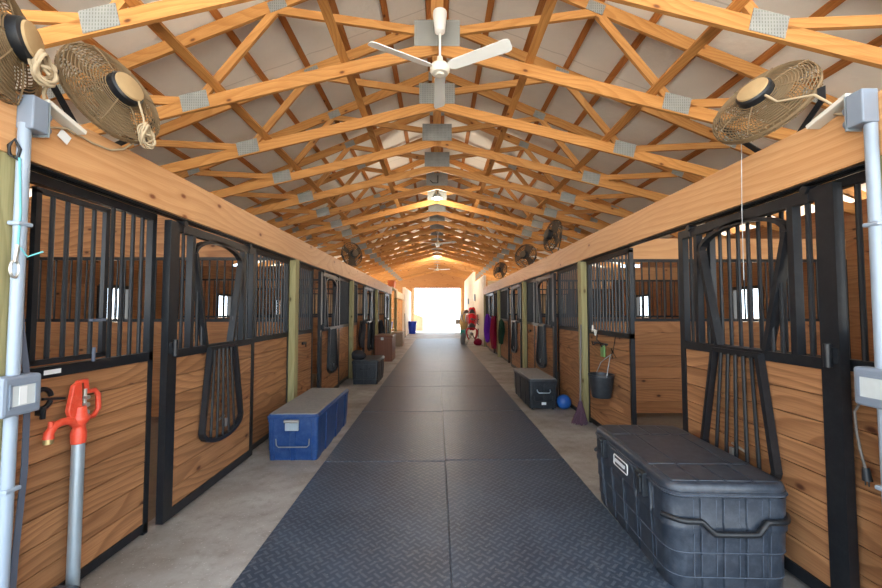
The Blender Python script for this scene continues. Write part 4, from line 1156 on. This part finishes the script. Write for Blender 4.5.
blob('gray_bundle', 'grey cloth bundle on the floor in front of the saddle stand', 'bundle', (1.2, 18.2, .25), .2, 'graycloth', None, (.6, .8, 1.5), .08, 32, 0.0)
blob('hay_bag', 'tan burlap bag standing against the tall pale panel', 'bag', (1.78, 26.3, .75), .55, 'burlap', None, (.5, .8, 1.5), .07, 33, 0)
crate('storage_bin', 'teal', 'teal bin on the floor before the tan burlap bag', 'bin', 1.72, 25.2, 0, .22, .3, .35)
t = thing('folding_chair', 'grey folding chair by the bright doorway at the tack wall', 'chair', (1.55, 28.0, 0))
m = MB(); m.box(1.33, 1.77, 27.8, 28.2, .43, .46); m.build('seat', 'graycloth', t)
m = MB(); m.box(1.33, 1.77, 28.2, 28.23, .6, .95); m.build('backrest', 'graycloth', t)
for xx in (1.34, 1.76):
    for p in (((xx, 28.22, .95), (xx, 27.75, 0)), ((xx, 27.85, .44), (xx, 28.25, 0))):
        m = MB(); m.cyl(p[0], p[1], .014, 8); m.build('leg', 'graycord', t)

# ------------------------------------------------------------------ camera, light
F_PX = 392.0
vx, vy = 437.0, 311.0
yaw = math.atan((441-vx)/F_PX); pitch = math.atan((vy-294)/F_PX*math.cos(yaw))
cd = bpy.data.cameras.new('camera'); cam = bpy.data.objects.new('camera', cd); COL.objects.link(cam)
cd.sensor_width = 36; cd.lens = F_PX*36/882; cd.clip_start = .05; cd.clip_end = 500
cam.location = (0, 0, H); cam.rotation_euler = (PI/2+pitch, 0, -yaw)
sc.camera = cam

for y in (9.75, 20.5):
    ld = bpy.data.lights.new('barn_lamp_light', 'POINT'); ld.energy = 90 if y < 15 else 260; ld.color = (1, .86, .66); ld.shadow_soft_size = .12
    lo = bpy.data.objects.new('barn_lamp_light', ld); COL.objects.link(lo); lo.location = (0, y, 4.2)
sd_ = bpy.data.lights.new('sun', 'SUN'); sd_.energy = 34; sd_.color = (1, .93, .82); sd_.angle = math.radians(.6)
so_ = bpy.data.objects.new('sun', sd_); COL.objects.link(so_); so_.location = (0, 40, 40)
so_.rotation_euler = V((.12, -.5, -.95)).to_track_quat('-Z', 'Y').to_euler()
w = bpy.data.worlds.new('sky'); sc.world = w; w.use_nodes = True
bg = w.node_tree.nodes['Background']; bg.inputs[0].default_value = (.72, .86, 1.0, 1); bg.inputs[1].default_value = 5.0

sc.view_settings.view_transform = 'Standard'; sc.view_settings.look = 'None'; sc.view_settings.gamma = 1
sc.view_settings.exposure = .28; sc.view_settings.use_curve_mapping = False
cy = sc.cycles
cy.use_denoising = True; cy.max_bounces = 10; cy.diffuse_bounces = 7; cy.glossy_bounces = 4
cy.sample_clamp_indirect = 8; cy.caustics_reflective = False; cy.caustics_refractive = False
